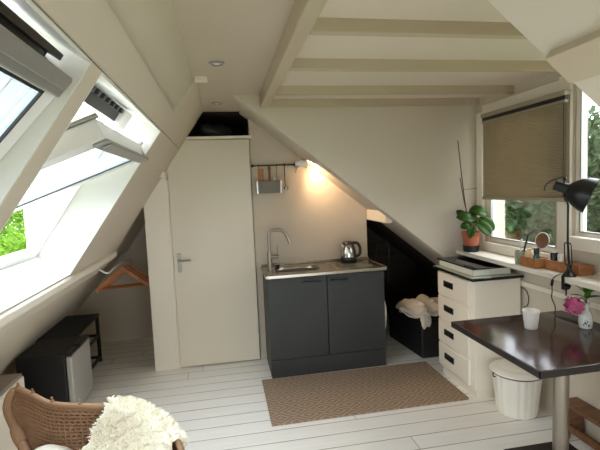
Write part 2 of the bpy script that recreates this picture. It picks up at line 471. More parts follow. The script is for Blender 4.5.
# batten below the sill and frame boards around the windows
b = MB(); b.box(2.035, XW + 0.002, 0.8, 3.22, 0.80, 0.835)
struct(b, 'trim_6', MT['gloss'], bevel=0.003)
b = MB(); b.box(2.03, XW + 0.002, W1[0] - 0.09, W1[0], 0.997, 2.15); b.box(2.03, XW + 0.002, W1[1], 3.235, 0.997, 2.08)
b.box(2.03, XW + 0.002, W1[0], W1[1], W1[3], 2.13); b.box(2.02, XW + 0.002, W1[0], W1[1], 0.997, W1[2])
struct(b, 'trim_7', MT['gloss'], bevel=0.003)
b = MB(); b.box(1.99, XW + 0.002, 0.9, W2[1] - 0.01, 1.125, W2[2] + 0.005)
struct(b, 'trim_8', MT['gloss'], bevel=0.006)
# closing wall beyond the near slope
b = MB(); b.prism([(2.05, 0), (3.1, 0), (3.1, 0.02), (2.05, ZR(2.05, 0) + 0.1)], 0.74, 0.82)
struct(b, 'wall_right_end', MT['wall'])

# dormer beams
b = MB(); b.box(0.307, 0.372, 0.70, 3.26, 2.15, 2.26)
struct(b, 'trim_9', MT['beam'], bevel=0.004)
for i, (y, t) in enumerate(((1.155, .045), (1.695, .045), (2.22, .045), (2.795, .045), (3.21, .045))):
    b = MB(); b.box(0.372, 2.06, y, y + t, 2.15, 2.21)
    struct(b, 'trim_%d' % (10 + i), MT['beam'], bevel=0.004)

# back: closet post, storage shelf, kitchen wall, gable
b = MB(); b.prism([(-0.665, 0), (-0.472, 0), (-0.472, S(-0.472) + .02), (-0.665, S(-0.665) + .02)], 3.88, 3.96)
struct(b, 'wall_back_post', MT['gloss'], bevel=0.003)
b = MB(); b.prism([(-0.315, 2.004), (0.282, 2.004), (0.282, 2.03), (-0.30, 2.03)], 3.875, YB)
struct(b, 'trim_15', MT['gloss'], bevel=0.002)
b = MB(); b.prism([(0.262, 0), (1.318, 0), (1.318, ZR(1.318) + .03), (0.262, ZR(0.262) + .03)], 3.90, 3.99)
b.box(0.262, 0.30, 3.97, YB, 0, 2.2)
struct(b, 'wall_back', MT['wall'], bevel=0.003)
b = MB(); b.prism([(-0.472, 0), (-0.452, 0), (-0.452, 1.77), (-0.318, 1.975), (-0.318, 2.004), (-0.335, 1.985), (-0.472, 1.78)], 3.885, 3.96)
struct(b, 'trim_16', MT['gloss'])
b = MB(); b.box(-2.0, -0.45, YB, YB + 0.1, 0, 2.5)
b.box(-0.47, -0.45, 3.93, YB, 0, 1.75)
struct(b, 'wall_back_left', MT['wall'])
b = MB(); b.box(-0.45, 3.2, YB, YB + 0.1, 0, 2.5)  # dark colour puts the shade of eaves and over-door storage into these surfaces
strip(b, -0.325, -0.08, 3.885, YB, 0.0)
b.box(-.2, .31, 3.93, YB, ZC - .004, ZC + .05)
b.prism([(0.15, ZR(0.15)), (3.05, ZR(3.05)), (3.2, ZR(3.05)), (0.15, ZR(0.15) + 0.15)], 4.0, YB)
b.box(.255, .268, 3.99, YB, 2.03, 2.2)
struct(b, 'wall_back_right', MT['shade_wood'])
gx0, gx1, gz0, gz1 = -1.15, 1.90, 0.06, 1.52  # unseen window added behind the camera to let in fill daylight
b = MB()
b.box(-2.2, gx0, YF - 0.1, YF, 0, 2.5); b.box(gx1, 3.3, YF - 0.1, YF, 0, 2.5)
b.box(gx0, gx1, YF - 0.1, YF, 0, gz0); b.box(gx0, gx1, YF - 0.1, YF, gz1, 2.5)
struct(b, 'wall_front', MT['wall'])
b = MB(); gm = (gx0 + gx1) / 2
for xa, xb in ((gx0, gx0 + .06), (gx1 - .06, gx1), (gm - .03, gm + .03)): b.box(xa, xb, YF - .08, YF - .02, gz0, gz1)
for za, zb in ((gz0, gz0 + .06), (gz1 - .06, gz1)): b.box(gx0 + .06, gx1 - .06, YF - .08, YF - .02, za, zb)
fw = struct(b, 'fill_window', MT['gloss'], bevel=.004)
for xa, xb in ((gx0 + .06, gm - .03), (gm + .03, gx1 - .06)):
    b = MB(); b.box(xa, xb, YF - .053, YF - .047, gz0 + .06, gz1 - .06); b.build('pane', MT['glass'], fw)
# purlin end under the far slope
b = MB(); b.prism([(1.387, 1.240), (1.37, 1.224), (1.322, 1.228), (1.322, ZR(1.322) + .02), (1.387, ZR(1.387) + .02)], 3.43, YB)
struct(b, 'trim_17', MT['gloss'], bevel=0.01, seg=3)
# low board running along the eaves
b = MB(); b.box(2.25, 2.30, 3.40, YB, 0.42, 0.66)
struct(b, 'trim_18', MT['shade_wood'])

# closet/bathroom door
b = MB(); b.prism([(-0.449, 0.012), (0.256, 0.012), (0.256, 1.998), (-0.306, 1.998), (-0.449, 1.775)], 3.872, 3.912)
door = struct(b, 'door_1', MT['doorp'], bevel=0.003)
door['label'] = 'white flush door with one top corner cut to the roof slope'
b = MB(); b.box(-0.415, -0.385, 3.864, 3.873, 0.865, 1.03)
b.tube([(-0.40, 3.868, 0.972), (-0.40, 3.822, 0.972), (-0.385, 3.815, 0.972), (-0.30, 3.815, 0.972)], 0.009, 10)
b.build('door_handle', MT['alu'], door, bevel=0.002)
b = MB()
for z in (0.25, 1.75): b.tube([(0.2575, 3.868, z), (0.2575, 3.868, z + 0.08)], 0.006, 8)
b.build('hinge', MT['alu'], door)

# ------------------------------------------------------------------ skylights
def skylight(name, oy, phi, label, gd, pv=(-0.839, 1.628), ht=0.44, ge=0.38, oy2=0.05, sw=0.10):
    ya0, y1 = oy; y0 = ya0 + 0.26
    b = MB()                                          # fixed frame at the outside of the reveal
    for (xa, xb, ya, yb) in ((XBt - 0.0, XBt + 0.022, y0, y1), (XT - 0.022, XT, y0, y1), (XBt, XT, y0, y0 + 0.035), (XBt, XT, y1 - 0.022, y1)):
        strip(b, xa, xb, ya, yb, FD, FD + 0.055)
    fr = struct(b, name, MT['pvc'], bevel=0.003)
    fr['label'] = label
    # white reveal boards, flush inside the opening, and the lining board beside the frame
    b = MB()
    strip(b, XBt - 0.004, XBt + 0.006, ya0, y1, -0.018, FD + 0.002)
    strip(b, XT - 0.006, XT + 0.004, ya0, y1, -0.018, FD + 0.002)
    strip(b, XBt, XT, ya0 - 0.002, ya0 + 0.008, -0.018, FD + 0.002)
    strip(b, XBt, XT, y1 - 0.008, y1 + 0.002, -0.018, FD + 0.002)
    b.build('reveal', MT['reveal'], fr)
    b = MB(); strip(b, XBt, XT, ya0 + .008, y0, 0.09, FD + .055); b.build('lining_board', MT['wall'], fr, bevel=.004)
    # pivoted sash
    yc = (y0 + y1) / 2; hw = (y1 - y0) / 2 - oy2; hl = 0.50
    pv = Vector((pv[0], yc, pv[1]))
    ux = Vector((cos(phi), 0, sin(phi))); wx = Vector((-sin(phi), 0, cos(phi)))
    M = Matrix.Identity(4)
    for i in range(3): M[i][0] = ux[i]; M[i][1] = (0, 1, 0)[i]; M[i][2] = wx[i]; M[i][3] = pv[i]
    b = MB(); rw = 0.06
    b.box(-hl, ht, -hw, -hw + sw, -0.02, 0.06, 0, M); b.box(-hl, ht, hw - sw, hw, -0.02, 0.06, 0, M)
    b.box(-hl, -hl + rw, -hw + sw, hw - sw, -0.02, 0.06, 0, M); b.box(ht - rw, ht, -hw + sw, hw - sw, -0.02, 0.06, 0, M)
    sash = b.build('sash', MT['pvc'], fr, bevel=0.004)
    b = MB(); g = 0.008
    for (a0, a1, c0, c1) in ((-hl + rw, ht - rw, -hw + sw, -hw + sw + g), (-hl + rw, ht - rw, hw - sw - g, hw - sw),
                             (-hl + rw, -hl + rw + g, -hw + sw, hw - sw), (ht - rw - g, ht - rw, -hw + sw, hw - sw)):
        b.box(a0, a1, c0, c1, -0.0195, -0.0125, 0, M)
    b.build('seal', MT['seal'], sash)
    b = MB(); b.box(-hl + rw, ht - rw, -hw + sw, hw - sw, -0.012, -0.002, 0, M)
    b.build('pane', MT['skyglass'], sash)
    b = MB()                                          # ventilation bar along the top rail
    b.box(ht - 0.055, ht + 0.008, -hw + 0.015, hw - 0.015, -0.035, -0.0205, 0, M)
    b.build('ventilation_bar', MT['alu'], sash, bevel=0.005)
    b = MB(); b.box(ht - 0.03, ht + 0.012, -hw + 0.05, hw - 0.05, -0.045, -0.0355, 0, M)
    b.build('grip', MT['alu'], sash, bevel=0.004)
    for c0, c1 in ((-hw - 0.012, -hw + 0.02), (hw - 0.02, hw + 0.012)):   # metal cladding on the outer side
        b = MB(); b.box(-hl - 0.012, ht + 0.012, c0, c1, 0.0605, 0.076, 0, M)
        b.build('cladding', MT['alu'], sash, bevel=0.003)
    # dark gear rail and grey motor box under the top of the frame
    b = MB()
    if ge < .2:
        for q in (.018, .040, .066): strip(b, XT - q - .011, XT - q, ya0 + .05, y1 - .05, gd, gd + .04)
        strip(b, XT - .075, XT - .018, ya0 + .05, y1 - .05, gd + .04, gd + .055)
    else:
        strip(b, XT - 0.06, XT - 0.03, y0 + 0.1, y1 - ge, gd, gd + .05)
        for k in range(7):
            yy = y0 + 0.14 + k * (y1 - y0 - ge - .17) / 6
            strip(b, XT - 0.03, XT - 0.016, yy, yy + 0.035, gd - .01, gd + .05)
    b.build('gear_rail', MT['black'], fr, bevel=0.003)
    if ge < .2: return fr
    b = MB(); strip(b, XT - 0.07, XT - 0.015, y1 - 0.37, y1 - 0.22, gd - .02, gd + .06)
    b.build('motor_box', MT['whiteplastic'], fr, bevel=0.005)
    b = MB(); strip(b, XT - 0.07, XT - 0.01, y1 - 0.215, y1 - 0.12, gd + .03, gd + .06)
    b.build('control_plate', MT['whiteplastic'], fr, bevel=0.003)
    return fr
skylight('window_1', O1, radians(48), 'near white roof window tilted open over the left slope', 0.03, (-0.75, 1.515), 0.50, 0.10, 0.012, 0.07)
skylight('window_2', O2, radians(21), 'far white roof window tilted wide open above the green tree', 0.125)

b = MB()                                                  # unseen closed roof window, added behind the camera for fill daylight
for (xa, xb, ya, yb) in ((XBt, XBt + .05, *O0), (XT - .05, XT, *O0), (XBt + .05, XT - .05, O0[0], O0[0] + .08), (XBt + .05, XT - .05, O0[1] - .08, O0[1])):
    strip(b, xa, xb, ya, yb, FD, FD + 0.055)
fr = struct(b, 'fill_skylight', MT['pvc'], bevel=.003)
b = MB(); strip(b, XBt + .05, XT - .05, O0[0] + .08, O0[1] - .08, FD + .03, FD + .045); b.build('pane', MT['skyglass'], fr)

# right windows
def casement(name, w, label, fw_=0.05):
    y0, y1, z0, z1 = w; xa, xb = 2.065, 2.115; f = fw_
    b = MB()
    b.box(xa, xb, y0, y0 + f, z0, z1); b.box(xa, xb, y1 - f, y1, z0, z1)
    b.box(xa, xb, y0 + f, y1 - f, z0, z0 + f * 0.7); b.box(xa, xb, y0 + f, y1 - f, z1 - f, z1)
    fr = struct(b, name, MT['gloss'], bevel=0.004); fr['label'] = label
    b = MB(); g = 0.008
    b.box(xa - .002, xa + .02, y0 + f, y0 + f + g, z0 + f * .7, z1 - f); b.box(xa - .002, xa + .02, y1 - f - g, y1 - f, z0 + f * .7, z1 - f)
    b.box(xa - .002, xa + .02, y0 + f, y1 - f, z0 + f * .7, z0 + f * .7 + g)
    b.build('seal', MT['alu'], fr)
    b = MB(); b.box(2.088, 2.094, y0 + f, y1 - f, z0 + f * 0.7, z1 - f)
    b.build('pane', MT['glass'], fr)
    return fr
casement('window_3', W1, 'white window behind the half lowered blind')
w4 = casement('window_4', W2, 'tall white window at the right edge behind the black lamp', 0.034)

# ------------------------------------------------------------------ pleated blind
t = thing('pleated_blind', (2.0, 2.68, 1.40), 'beige pleated blind half lowered over the window', 'blind')
b = MB(); ya, yb = 2.268, 3.095; zt, zb = 1.985, 1.425; n = 56; P = []
for i in range(2 * n + 1):
    z = zt + (zb - zt) * i / (2 * n); x = 2.005 + (0.004 if i % 2 else -0.001)
    P.append([(x, ya, z), (x, yb, z)])
b.grid(P); b.build('fabric', MT['blind'], t, smooth=False, fix=False, solid=0.0012)
b = MB(); b.box(1.985, 2.028, ya - 0.005, yb + 0.005, 2.025, 2.055); b.box(1.99, 2.02, ya, yb, 1.985, 2.000)
b.build('head_rail', MT['blindrail'], t, bevel=0.003)
b = MB(); b.box(1.995, 2.015, ya, yb, 2.000, 2.025); b.build('rail_gap', MT['black'], t)
b = MB(); b.box(1.99, 2.022, ya - 0.003, yb + 0.003, 1.402, 1.426); b.build('bottom_rail', MT['blindrail'], t, bevel=0.004)
for y in (ya + 0.012, yb - 0.012):
    b = MB(); b.tube([(1.994, y, 1.42), (1.994, y, 1.99)], 0.0016, 6); b.build('cord', MT['iron'], t)

# ------------------------------------------------------------------ kitchen unit
cx0, cx1, cyf, cyb = 0.318, 1.306, 3.45, 3.895
t = thing('base_cabinet', ((cx0 + cx1) / 2, 3.67, 0), 'dark grey two-door kitchen base cabinet under the steel sink top', 'cabinet')
b = MB(); b.box(cx0, cx1, cyf + 0.02, cyb, 0.06, 0.832); b.build('body', MT['cab'], t, bevel=0.002)
b = MB(); b.box(cx0 + 0.002, cx1 - 0.002, cyf + 0.004, cyf + 0.022, 0.0, 0.148)
b.box(cx0 + .002, cx0 + .02, cyf + .022, cyb, 0, .06); b.box(cx1 - .02, cx1 - .002, cyf + .022, cyb, 0, .06)
b.build('plinth', MT['cab'], t, bevel=0.002)
mid = 0.807
for (xa, xb, hx0, hx1) in ((cx0 + .001, mid - .003, 0.605, 0.757), (mid + .003, cx1 - .001, 0.842, 0.99)):
    b = MB(); b.box(xa, xb, cyf, cyf + 0.019, 0.153, 0.828); d = b.build('door', MT['cab'], t, bevel=0.002)
    b = MB(); b.box(hx0, hx1, cyf - 0.024, cyf - 0.016, 0.776, 0.79)
    b.box(hx0, hx0 + .014, cyf - .017, cyf + .001, 0.776, 0.79); b.box(hx1 - .014, hx1, cyf - .017, cyf + .001, 0.776, 0.79)
    b.build('handle', MT['cabdark'], d, bevel=0.002)

# steel worktop with pressed bowl
t = thing('sink_worktop', (0.815, 3.66, 0.833), 'stainless steel sink worktop with drainer on the grey cabinet', 'worktop')
wx0, wx1, wy0, wy1, zt = 0.303, 1.322, 3.42, 3.897, 0.862
bc = Vector((0.60, 3.665)); ra, rb = 0.195, 0.15
def sup(a, k=0.6): return (math.copysign(abs(cos(a)) ** k, cos(a)), math.copysign(abs(sin(a)) ** k, sin(a)))
b = MB(); nseg = 64; rings = []
bx0, bx1 = wx0, 0.86
for k in range(nseg):                                   # plate around the bowl, out to a rectangle
    a = 2 * pi * k / nseg; c, s_ = cos(a), sin(a)
    ex = (bx1 - bc.x) if c > 0 else (bc.x - bx0); ey = (wy1 - bc.y) if s_ > 0 else (bc.y - wy0)
    tt = min(ex / abs(c) if abs(c) > 1e-6 else 9, ey / abs(s_) if abs(s_) > 1e-6 else 9)
    sx_, sy_ = sup(a)
    prof = [(bc.x + c * tt, bc.y + s_ * tt, zt)]
    for q, dz in ((1.0, 0.0), (0.975, -0.006), (0.95, -0.03), (0.9, -0.10), (0.82, -0.14), (0.5, -0.148), (0.12, -0.15), (0.0001, -0.15)):
        prof.append((bc.x + sx_ * ra * q, bc.y + sy_ * rb * q, zt + dz))
    rings.append(prof)
b.grid(rings, closed_u=True)
b.build('bowl_plate', MT['steel'], t, angle=30, fix=True)
b = MB()
b.box(bx1 - .002, wx1, wy0, wy1, 0.836, zt)
b.box(wx0, bx1, wy0, wy0 + .02, 0.836, zt - .0005); b.box(wx0, bx1, wy1 - .02, wy1, 0.836, zt - .0005); b.box(wx0, wx0 + .02, wy0, wy1, 0.836, zt - .0005)
b.box(wx0, wx1, wy1 - .012, wy1, zt, zt + .018); b.box(wx1 - .014, wx1, wy0, wy1, zt, zt + .006)
b.build('drainer_board', MT['steel'], t, bevel=0.003)
b = MB()
for k in range(9): b.box(0.90, 1.24, 3.50 + k * .038, 3.50 + k * .038 + .012, zt - .001, zt + .0035)
b.build('drainer_rib', MT['steel'], t, bevel=0.0015)
b = MB(); b.lathe([(0.034, 0), (0.034, .004), (0.02, .005), (.018, .002), (.001, .002)], (bc.x, bc.y, zt - .1495), 24)
b.build('drain', MT['chrome'], t)

# mixer tap
t = thing('mixer_tap', (0.368, 3.68, zt), 'tall steel mixer tap with angled spout beside the sink bowl', 'tap')
b = MB(); b.lathe([(.026, 0), (.026, .006), (.0215, .01), (.0215, .155), (.012, .16)], (0.368, 3.68, zt), 24); b.build('tap_body', MT['brushed'], t)
b = MB()
sp = catmull([(0.368, 3.68, zt + .155), (0.368, 3.68, zt + .27), (0.372, 3.68, zt + .315), (0.392, 3.676, zt + .338), (.42, 3.67, zt + .343), (.475, 3.66, zt + .340), (.502, 3.655, zt + .322), (.520, 3.652, zt + .285), (.545, 3.647, zt + .225)], 6)
b.tube(sp, 0.0135, 14); b.build('spout', MT['brushed'], t)
b = MB(); b.tube([(0.37, 3.676, zt + .115), (0.445, 3.66, zt + .115)], 0.017, 14); b.tube([(0.436, 3.662, zt + .12), (0.436, 3.66, zt + .215)], 0.0048, 8)
b.build('lever', MT['brushed'], t)
b = MB(); b.lathe([(.016, 0), (.02, .012), (.02, .03), (.012, .038)], (0.432, 3.70, zt), 18)
tag(b.build('sink_plug', MT['black']), 'small black sink plug standing beside the tap', 'plug')

# kettle
kx, ky = 1.09, 3.765
t = thing('electric_kettle', (kx, ky, zt + .0035), 'steel and black electric kettle on the drainer', 'kettle')
z0 = zt + .0035
b = MB(); b.lathe([(.075, 0), (.078, .006), (.078, .016), (.06, .02)], (kx, ky, z0), 32); b.build('power_base', MT['black'], t)
b = MB(); b.lathe([(.064, .021), (.073, .024), (.073, .045), (.072, .05)], (kx, ky, z0), 32); b.build('lower_band', MT['black'], t)
b = MB(); b.lathe([(.0715, .05), (.072, .06), (.068, .10), (.06, .14), (.053, .165), (.05, .168)], (kx, ky, z0), 32)
b.prism([(kx - .05, z0 + .12), (kx - .078, z0 + .168), (kx - .045, z0 + .168)], ky - .014, ky + .014)
b.build('body', MT['chrome'], t)
b = MB(); b.lathe([(.054, .166), (.054, .174), (.045, .184), (.012, .19), (.001, .19)], (kx, ky, z0), 32); b.build('lid', MT['black'], t)
b = MB()
hp = catmull([(kx + .035, ky - .03, z0 + .178), (kx + .075, ky - .045, z0 + .172), (kx + .096, ky - .05, z0 + .13), (kx + .092, ky - .048, z0 + .075), (kx + .06, ky - .03, z0 + .05)], 6)
b.tube(hp, 0.0135, 10); b.build('handle', MT['black'], t)

# hanging rail with its utensils
ry = 3.868; rz = 1.763
t = thing('wall_rail', (0.27, ry, rz), 'thin bronze wall rail above the sink', 'rail')
b = MB(); b.tube([(0.266, ry, rz), (0.665, ry, rz)], 0.006, 10); b.build('bar', MT['iron'], t)
for x in (0.275, 0.652):
    b = MB(); b.tube([(x, ry, rz), (x, 3.9005, rz)], 0.011, 12); b.sphere((x, ry, rz), 0.012); b.build('bracket', MT['iron'], t)
t = thing('utensil_box', (0.405, 3.85, 1.515), 'small grey metal utensil box hanging from the wall rail', 'utensil box')
b = MB(); b.box(.315, .505, 3.82, 3.896, 1.518, 1.522); b.box(.315, .505, 3.818, 3.822, 1.518, 1.625); b.box(.315, .505, 3.892, 3.896, 1.518, 1.625)
b.build('body', MT['greymetal'], t)
for x in (.298, .505):
    b = MB(); b.box(x, x + .016, 3.814, 3.898, 1.515, 1.63); b.build('end_cap', MT['chrome'], t, bevel=.002)
for x in (.33, .49):
    b = MB(); b.tube([(x, 3.894, 1.62), (x, 3.894, 1.77), (x, ry, 1.776), (x, 3.858, 1.758)], 0.0025, 6); b.build('hook', MT['iron'], t)
b = MB(); b.box(.408, .43, 3.846, 3.856, 1.523, 1.735); b.lathe([(.012, 0), (.016, .02), (.012, .04)], (.419, 3.851, 1.715), 12)
tag(b.build('wooden_spatula', MT['brownstick'], bevel=.002), 'dark wooden spatula standing in the grey utensil box', 'spatula')
b = MB(); b.lathe([(.014, 0), (.014, .10), (.009, .115), (.009, .135), (.001, .137)], (.463, 3.855, 1.523), 16)
tag(b.build('white_bottle', MT['whiteplastic']), 'slim white bottle standing in the grey utensil box', 'bottle')
b = MB(); b.box(.318, .37, 3.86, 3.866, 1.523, 1.735)
tag(b.build('cutting_board', MT['boxwood'], bevel=.002), 'tan wooden board tucked in the left end of the utensil box', 'board')
t = thing('ladle', (.556, 3.86, 1.53), 'long bronze ladle hanging on the wall rail beside the utensil box', 'ladle')
b = MB(); b.tube([(.556, 3.855, 1.565), (.556, 3.857, 1.755), (.556, ry, 1.776), (.556, 3.884, 1.765)], 0.0045, 8); b.build('handle', MT['iron'], t)
b = MB(); b.lathe([(.001, -.018), (.014, -.015), (.022, -.004), (.024, .01), (.021, .01), (.018, -.002), (.001, -.013)], (.562, 3.848, 1.557), 20); b.build('bowl', MT['chrome'], t)

# clip spotlight
t = thing('clip_spotlight', (.70, 3.84, 1.76), 'small white spotlight clipped to the end of the wall rail, lit', 'spotlight')
lampP = Vector((.705, 3.775, 1.765)); ldir = Vector((0.86, 0.0, -0.12)).normalized()
def along(P, d, flip=False):
    z = d.normalized(); x = z.orthogonal().normalized(); y = z.cross(x)
    M = Matrix.Identity(4)
    for i in range(3): M[i][0] = x[i]; M[i][1] = y[i]; M[i][2] = z[i]; M[i][3] = P[i]
    return M
Ml = along(lampP - ldir * .045, ldir)
b = MB(); b.lathe([(.012, -.02), (.022, -.012), (.024, .0), (.032, .045), (.036, .085), (.033, .085), (.029, .045), (.018, .02), (.001, .018)], seg=28, M=Ml); b.build('lamp_shade', MT['whiteplastic'], t)
b = MB(); b.sphere(lampP + ldir * .012, .019); b.build('bulb', MT['bulb'], t)
b = MB(); b.box(.652, .69, 3.835, 3.89, 1.735, 1.79); b.tube([(.668, 3.86, 1.74), (.655, 3.84, 1.70), (.650, 3.83, 1.69)], .006, 8); b.build('clip', MT['chrome'], t, bevel=.004)

# ------------------------------------------------------------------ rug
b = MB(); b.prism([(0.234, 2.73), (1.64, 2.73), (1.652, 2.745), (1.652, 3.425), (0.231, 3.44)], 0.0005, 0.009, 'z')
tag(b.build('woven_rug', MT['rug'], bevel=0.003), 'flat brown woven rug with diamond pattern before the grey cabinet', 'rug')

# ------------------------------------------------------------------ dresser
t = thing('chest_of_drawers', (1.86, 2.96, 0), 'white four-drawer chest with black top and black pulls', 'chest of drawers')
dx0, dx1, dy0, dy1 = 1.672, 2.030, 2.70, 3.205
b = MB(); b.box(dx0, dx1, dy0, dy1, 0.075, 0.862); b.build('body', MT['dresser'], t, bevel=0.004)
b = MB(); b.box(dx0 + .022, dx1, dy0 + .012, dy1 - .012, 0.0, 0.075); b.build('plinth', MT['dresser'], t, bevel=0.003)
b = MB(); b.box(1.638, 2.035, 2.668, 3.238, 0.862, 0.882); b.build('top', MT['slab'], t, bevel=0.006)
b = MB(); b.box(1.645, 2.03, 2.676, 3.23, 0.882, 0.886); b.build('glass_plate', MT['greenglass'], t, bevel=0.0015)
for k in range(4):
    za = 0.093 + k * 0.192
    b = MB(); b.box(dx0 - .016, dx0 + .002, 2.755, 3.19, za, za + .180); d = b.build('drawer', MT['dresser'], t, bevel=0.006)
    b = MB(); hz = za + .098; hy = 3.02; xf = dx0 - .016
    for (y0, y1, z0, z1) in ((hy - .066, hy + .066, hz + .018, hz + .023), (hy - .066, hy + .066, hz - .023, hz - .018), (hy - .066, hy - .061, hz - .018, hz + .018), (hy + .061, hy + .066, hz - .018, hz + .018)):
        b.box(xf - .006, xf + .001, y0, y1, z0, z1, 0)
    b.box(xf - .002, xf + .001, hy - .061, hy + .061, hz - .018, hz + .018, 1)
    b.box(xf - .008, xf - .001, hy - .05, hy + .05, hz - .004, hz + .016, 1)
    b.build('pull', [MT['iron'], MT['black']], d, bevel=0.001)

# portable hob lying on it
t = thing('portable_hob', (1.83, 2.97, 0.886), 'white framed hob with black glass top lying on the chest of drawers', 'hob')
b = MB(); b.box(1.685, 1.975, 2.73, 3.215, 0.8865, 0.934); b.build('casing', MT['hobside'], t, bevel=0.005)
b = MB(); b.box(1.672, 1.985, 2.715, 3.232, 0.934, 0.944); b.build('glass_top', MT['blackgloss'], t, bevel=0.002)

# ------------------------------------------------------------------ potted plant on sill
px, py, pz = 1.912, 3.125, 0.9955
t = thing('potted_plant', (px, py, pz), 'broad-leaved plant in a terracotta pot in the window corner', 'potted plant')
b = MB(); b.lathe([(.052, 0), (.058, .004), (.062, .05), (.058, .05), (.054, .008), (.001, .008)], (px, py, pz), 28); b.build('saucer', MT['black'], t)
b = MB(); b.lathe([(.048, .01), (.062, .12), (.068, .125), (.070, .155), (.064, .155), (.058, .13), (.001, .13)], (px, py, pz), 28); b.build('pot', MT['terracotta'], t)
def leaf_mesh(b, base, tip, width, sag=0.25, up=Vector((0, 0, 1)), mat=0, n=9, fold=0.25, heart=False):
    base = Vector(base); tip = Vector(tip); d = tip - base; L = d.length; d.normalize()
    side = d.cross(up); side = side.normalized() if side.length > 1e-4 else d.orthogonal().normalized()
    nrm = side.cross(d); P = []
    for i in range(n):
        s_ = i / (n - 1)
        w = width * (sin(pi * min(1, s_ * .93 + .07) ** 0.75)) * 0.5 if heart else width * sin(pi * s_ ** .85) * .5
        w = max(w, 0.0006)
        c = base + d * (L * s_) + nrm * (L * sag * (s_ - s_ * s_) * 1.2 - L * sag * .3 * s_ * s_)
        P.append([c + side * w * q + nrm * (abs(q) * w * fold) for q in (-1, -.5, 0, .5, 1)])
    b.grid(P, mat)
top = Vector((px, py, pz + .13))
vl = (Vector((0.985, -0.17, 0)), Vector((0, 0, 1)), Vector((-0.17, -0.985, 0)))
def PV(r, u, f): return top + vl[0] * r + vl[1] * u + vl[2] * f
UP = .0
FACE = Vector((-.40, -.70, .60)).normalized()
lf = [((.02, .13, .03), (-.135, .15, .06), .10), ((-.005, .20, .0), (.12, .165, .03), .088), ((.06, .14, .02), (.165, .035, .05), .085), ((.03, .10, .05), (.125, .005, .08), .092),
      ((.0, .085, .05), (-.045, -.015, .085), .066), ((0, .12, .0), (.06, .235, -.03), .07), ((-.02, .10, .0), (-.10, .20, -.03), .07), ((.02, .10, -.03), (.10, .12, -.06), .075), ((-.02, .08, .04), (-.10, .07, .05), .07)]
def broad(b, base, tip, width):
    base = Vector(base); tip = Vector(tip); d = tip - base; L = d.length; d.normalize()
    side = d.cross(FACE).normalized(); nrm = side.cross(d); P = []
    for i in range(13):
        q_ = i / 12; w = max(.0006, width * .5 * (sin(pi * q_) ** .55 if 0 < q_ < 1 else 0))
        c = base + d * (L * q_) + nrm * (L * .16 * sin(pi * q_))
        P.append([c + side * w * k + nrm * (-(1 - abs(k)) * .010 - k * k * .004) for k in (-1, -.6, -.2, 0, .2, .6, 1)])
    b.grid(P)
for s_, e, w in lf:
    b = MB(); broad(b, PV(*s_), PV(*e), w); b.build('leaf', MT['leaf'], t, fix=False, solid=.0012, angle=60)
b = MB()
for s_, e, w in lf: b.tube(catmull([PV(0, -.01, 0), PV(s_[0] * .6, (s_[1] + UP) * .6, s_[2] * .6), PV(s_[0], s_[1] + UP, s_[2])], 4), .0028, 6)
b.build('stems', MT['stemg'], t)
for e, q in (((-.085, .565, -.02), (-.01, 0, .02)), ((-.05, .50, .03), (-.005, .0, 0))):
    pass
b = MB(); b.tube(catmull([PV(.005, -.01, 0), PV(-.05, .30, .0), PV(-.095, .74, 0)], 4), .0035, 6); b.build('support_stick', MT['stick'], t)
b = MB(); b.tube(catmull([PV(.015, -.01, .01), PV(-.05, .24, .01), PV(-.085, .45, .01)], 4), .003, 6); b.build('support_stick', MT['stick'], t)
b = MB(); b.tube([PV(-.062, .36, 0), PV(.05, .365, 0)], .002, 6); b.build('support_stick', MT['stick'], t)

# ------------------------------------------------------------------ window sill clutter
SZ = 0.9955
t = thing('wooden_tray_box', (1.905, 2.41, SZ), 'small open wooden box of toiletries on the sill', 'box')
b = MB(); x0, x1, y0, y1, h = 1.865, 1.955, 2.345, 2.485, .062
b.box(x0, x1, y0, y1, SZ, SZ + .006); b.box(x0, x0 + .008, y0, y1, SZ + .006, SZ + h); b.box(x1 - .008, x1, y0, y1, SZ + .006, SZ + h)
b.box(x0 + .008, x1 - .008, y0, y0 + .008, SZ + .006, SZ + h); b.box(x0 + .008, x1 - .008, y1 - .008, y1, SZ + .006, SZ + h)
b.build('box_sides', MT['boxwood'], t, bevel=.002)
t = thing('lidded_wooden_box', (1.93, 2.20, SZ), 'long flat lidded wooden box on the sill behind the black lamp', 'box')
b = MB(); b.box(1.926, 2.02, 2.08, 2.335, SZ, SZ + .045); b.build('box_body', MT['boxwood'], t, bevel=.003)
b = MB(); b.box(1.924, 2.022, 2.078, 2.337, SZ + .0455, SZ + .057); b.build('lid', MT['boxwood'], t, bevel=.003)
b = MB(); jx, jy = 1.90, 2.53
b.lathe([(.03, 0), (.033, .003), (.034, .085), (.031, .085), (.03, .006), (.001, .006)], (jx, jy, SZ), 24)
tag(b.build('glass_jar', MT['jar']), 'pale greenish glass jar holding brushes at the left of the wooden box', 'jar')
b = MB(); b.tube([(jx, jy - .005, SZ + .012), (jx + .012, jy - .06, SZ + .20)], [.005, .006], 8); b.tube([(jx + .012, jy - .06, SZ + .20), (jx + .02, jy - .12, SZ + .235)], [.003, .002], 6)
tag(b.build('black_brush', MT['black']), 'thin black brush leaning in the greenish jar', 'brush')
b = MB(); b.tube([(jx - .005, jy + .008, SZ + .012), (jx - .006, jy - .018, SZ + .135)], .004, 8); b.tube([(jx - .006, jy - .018, SZ + .135), (jx - .005, jy - .02, SZ + .165)], [.008, .006], 8)
tag(b.build('white_brush', MT['whiteplastic']), 'small white toothbrush standing in the greenish jar', 'brush')
zb = SZ + .0065
b = MB(); b.lathe([(.022, 0), (.025, .01), (.025, .07), (.018, .085), (.012, .09), (.012, .102), (.001, .102)], (1.905, 2.452, zb), 20)
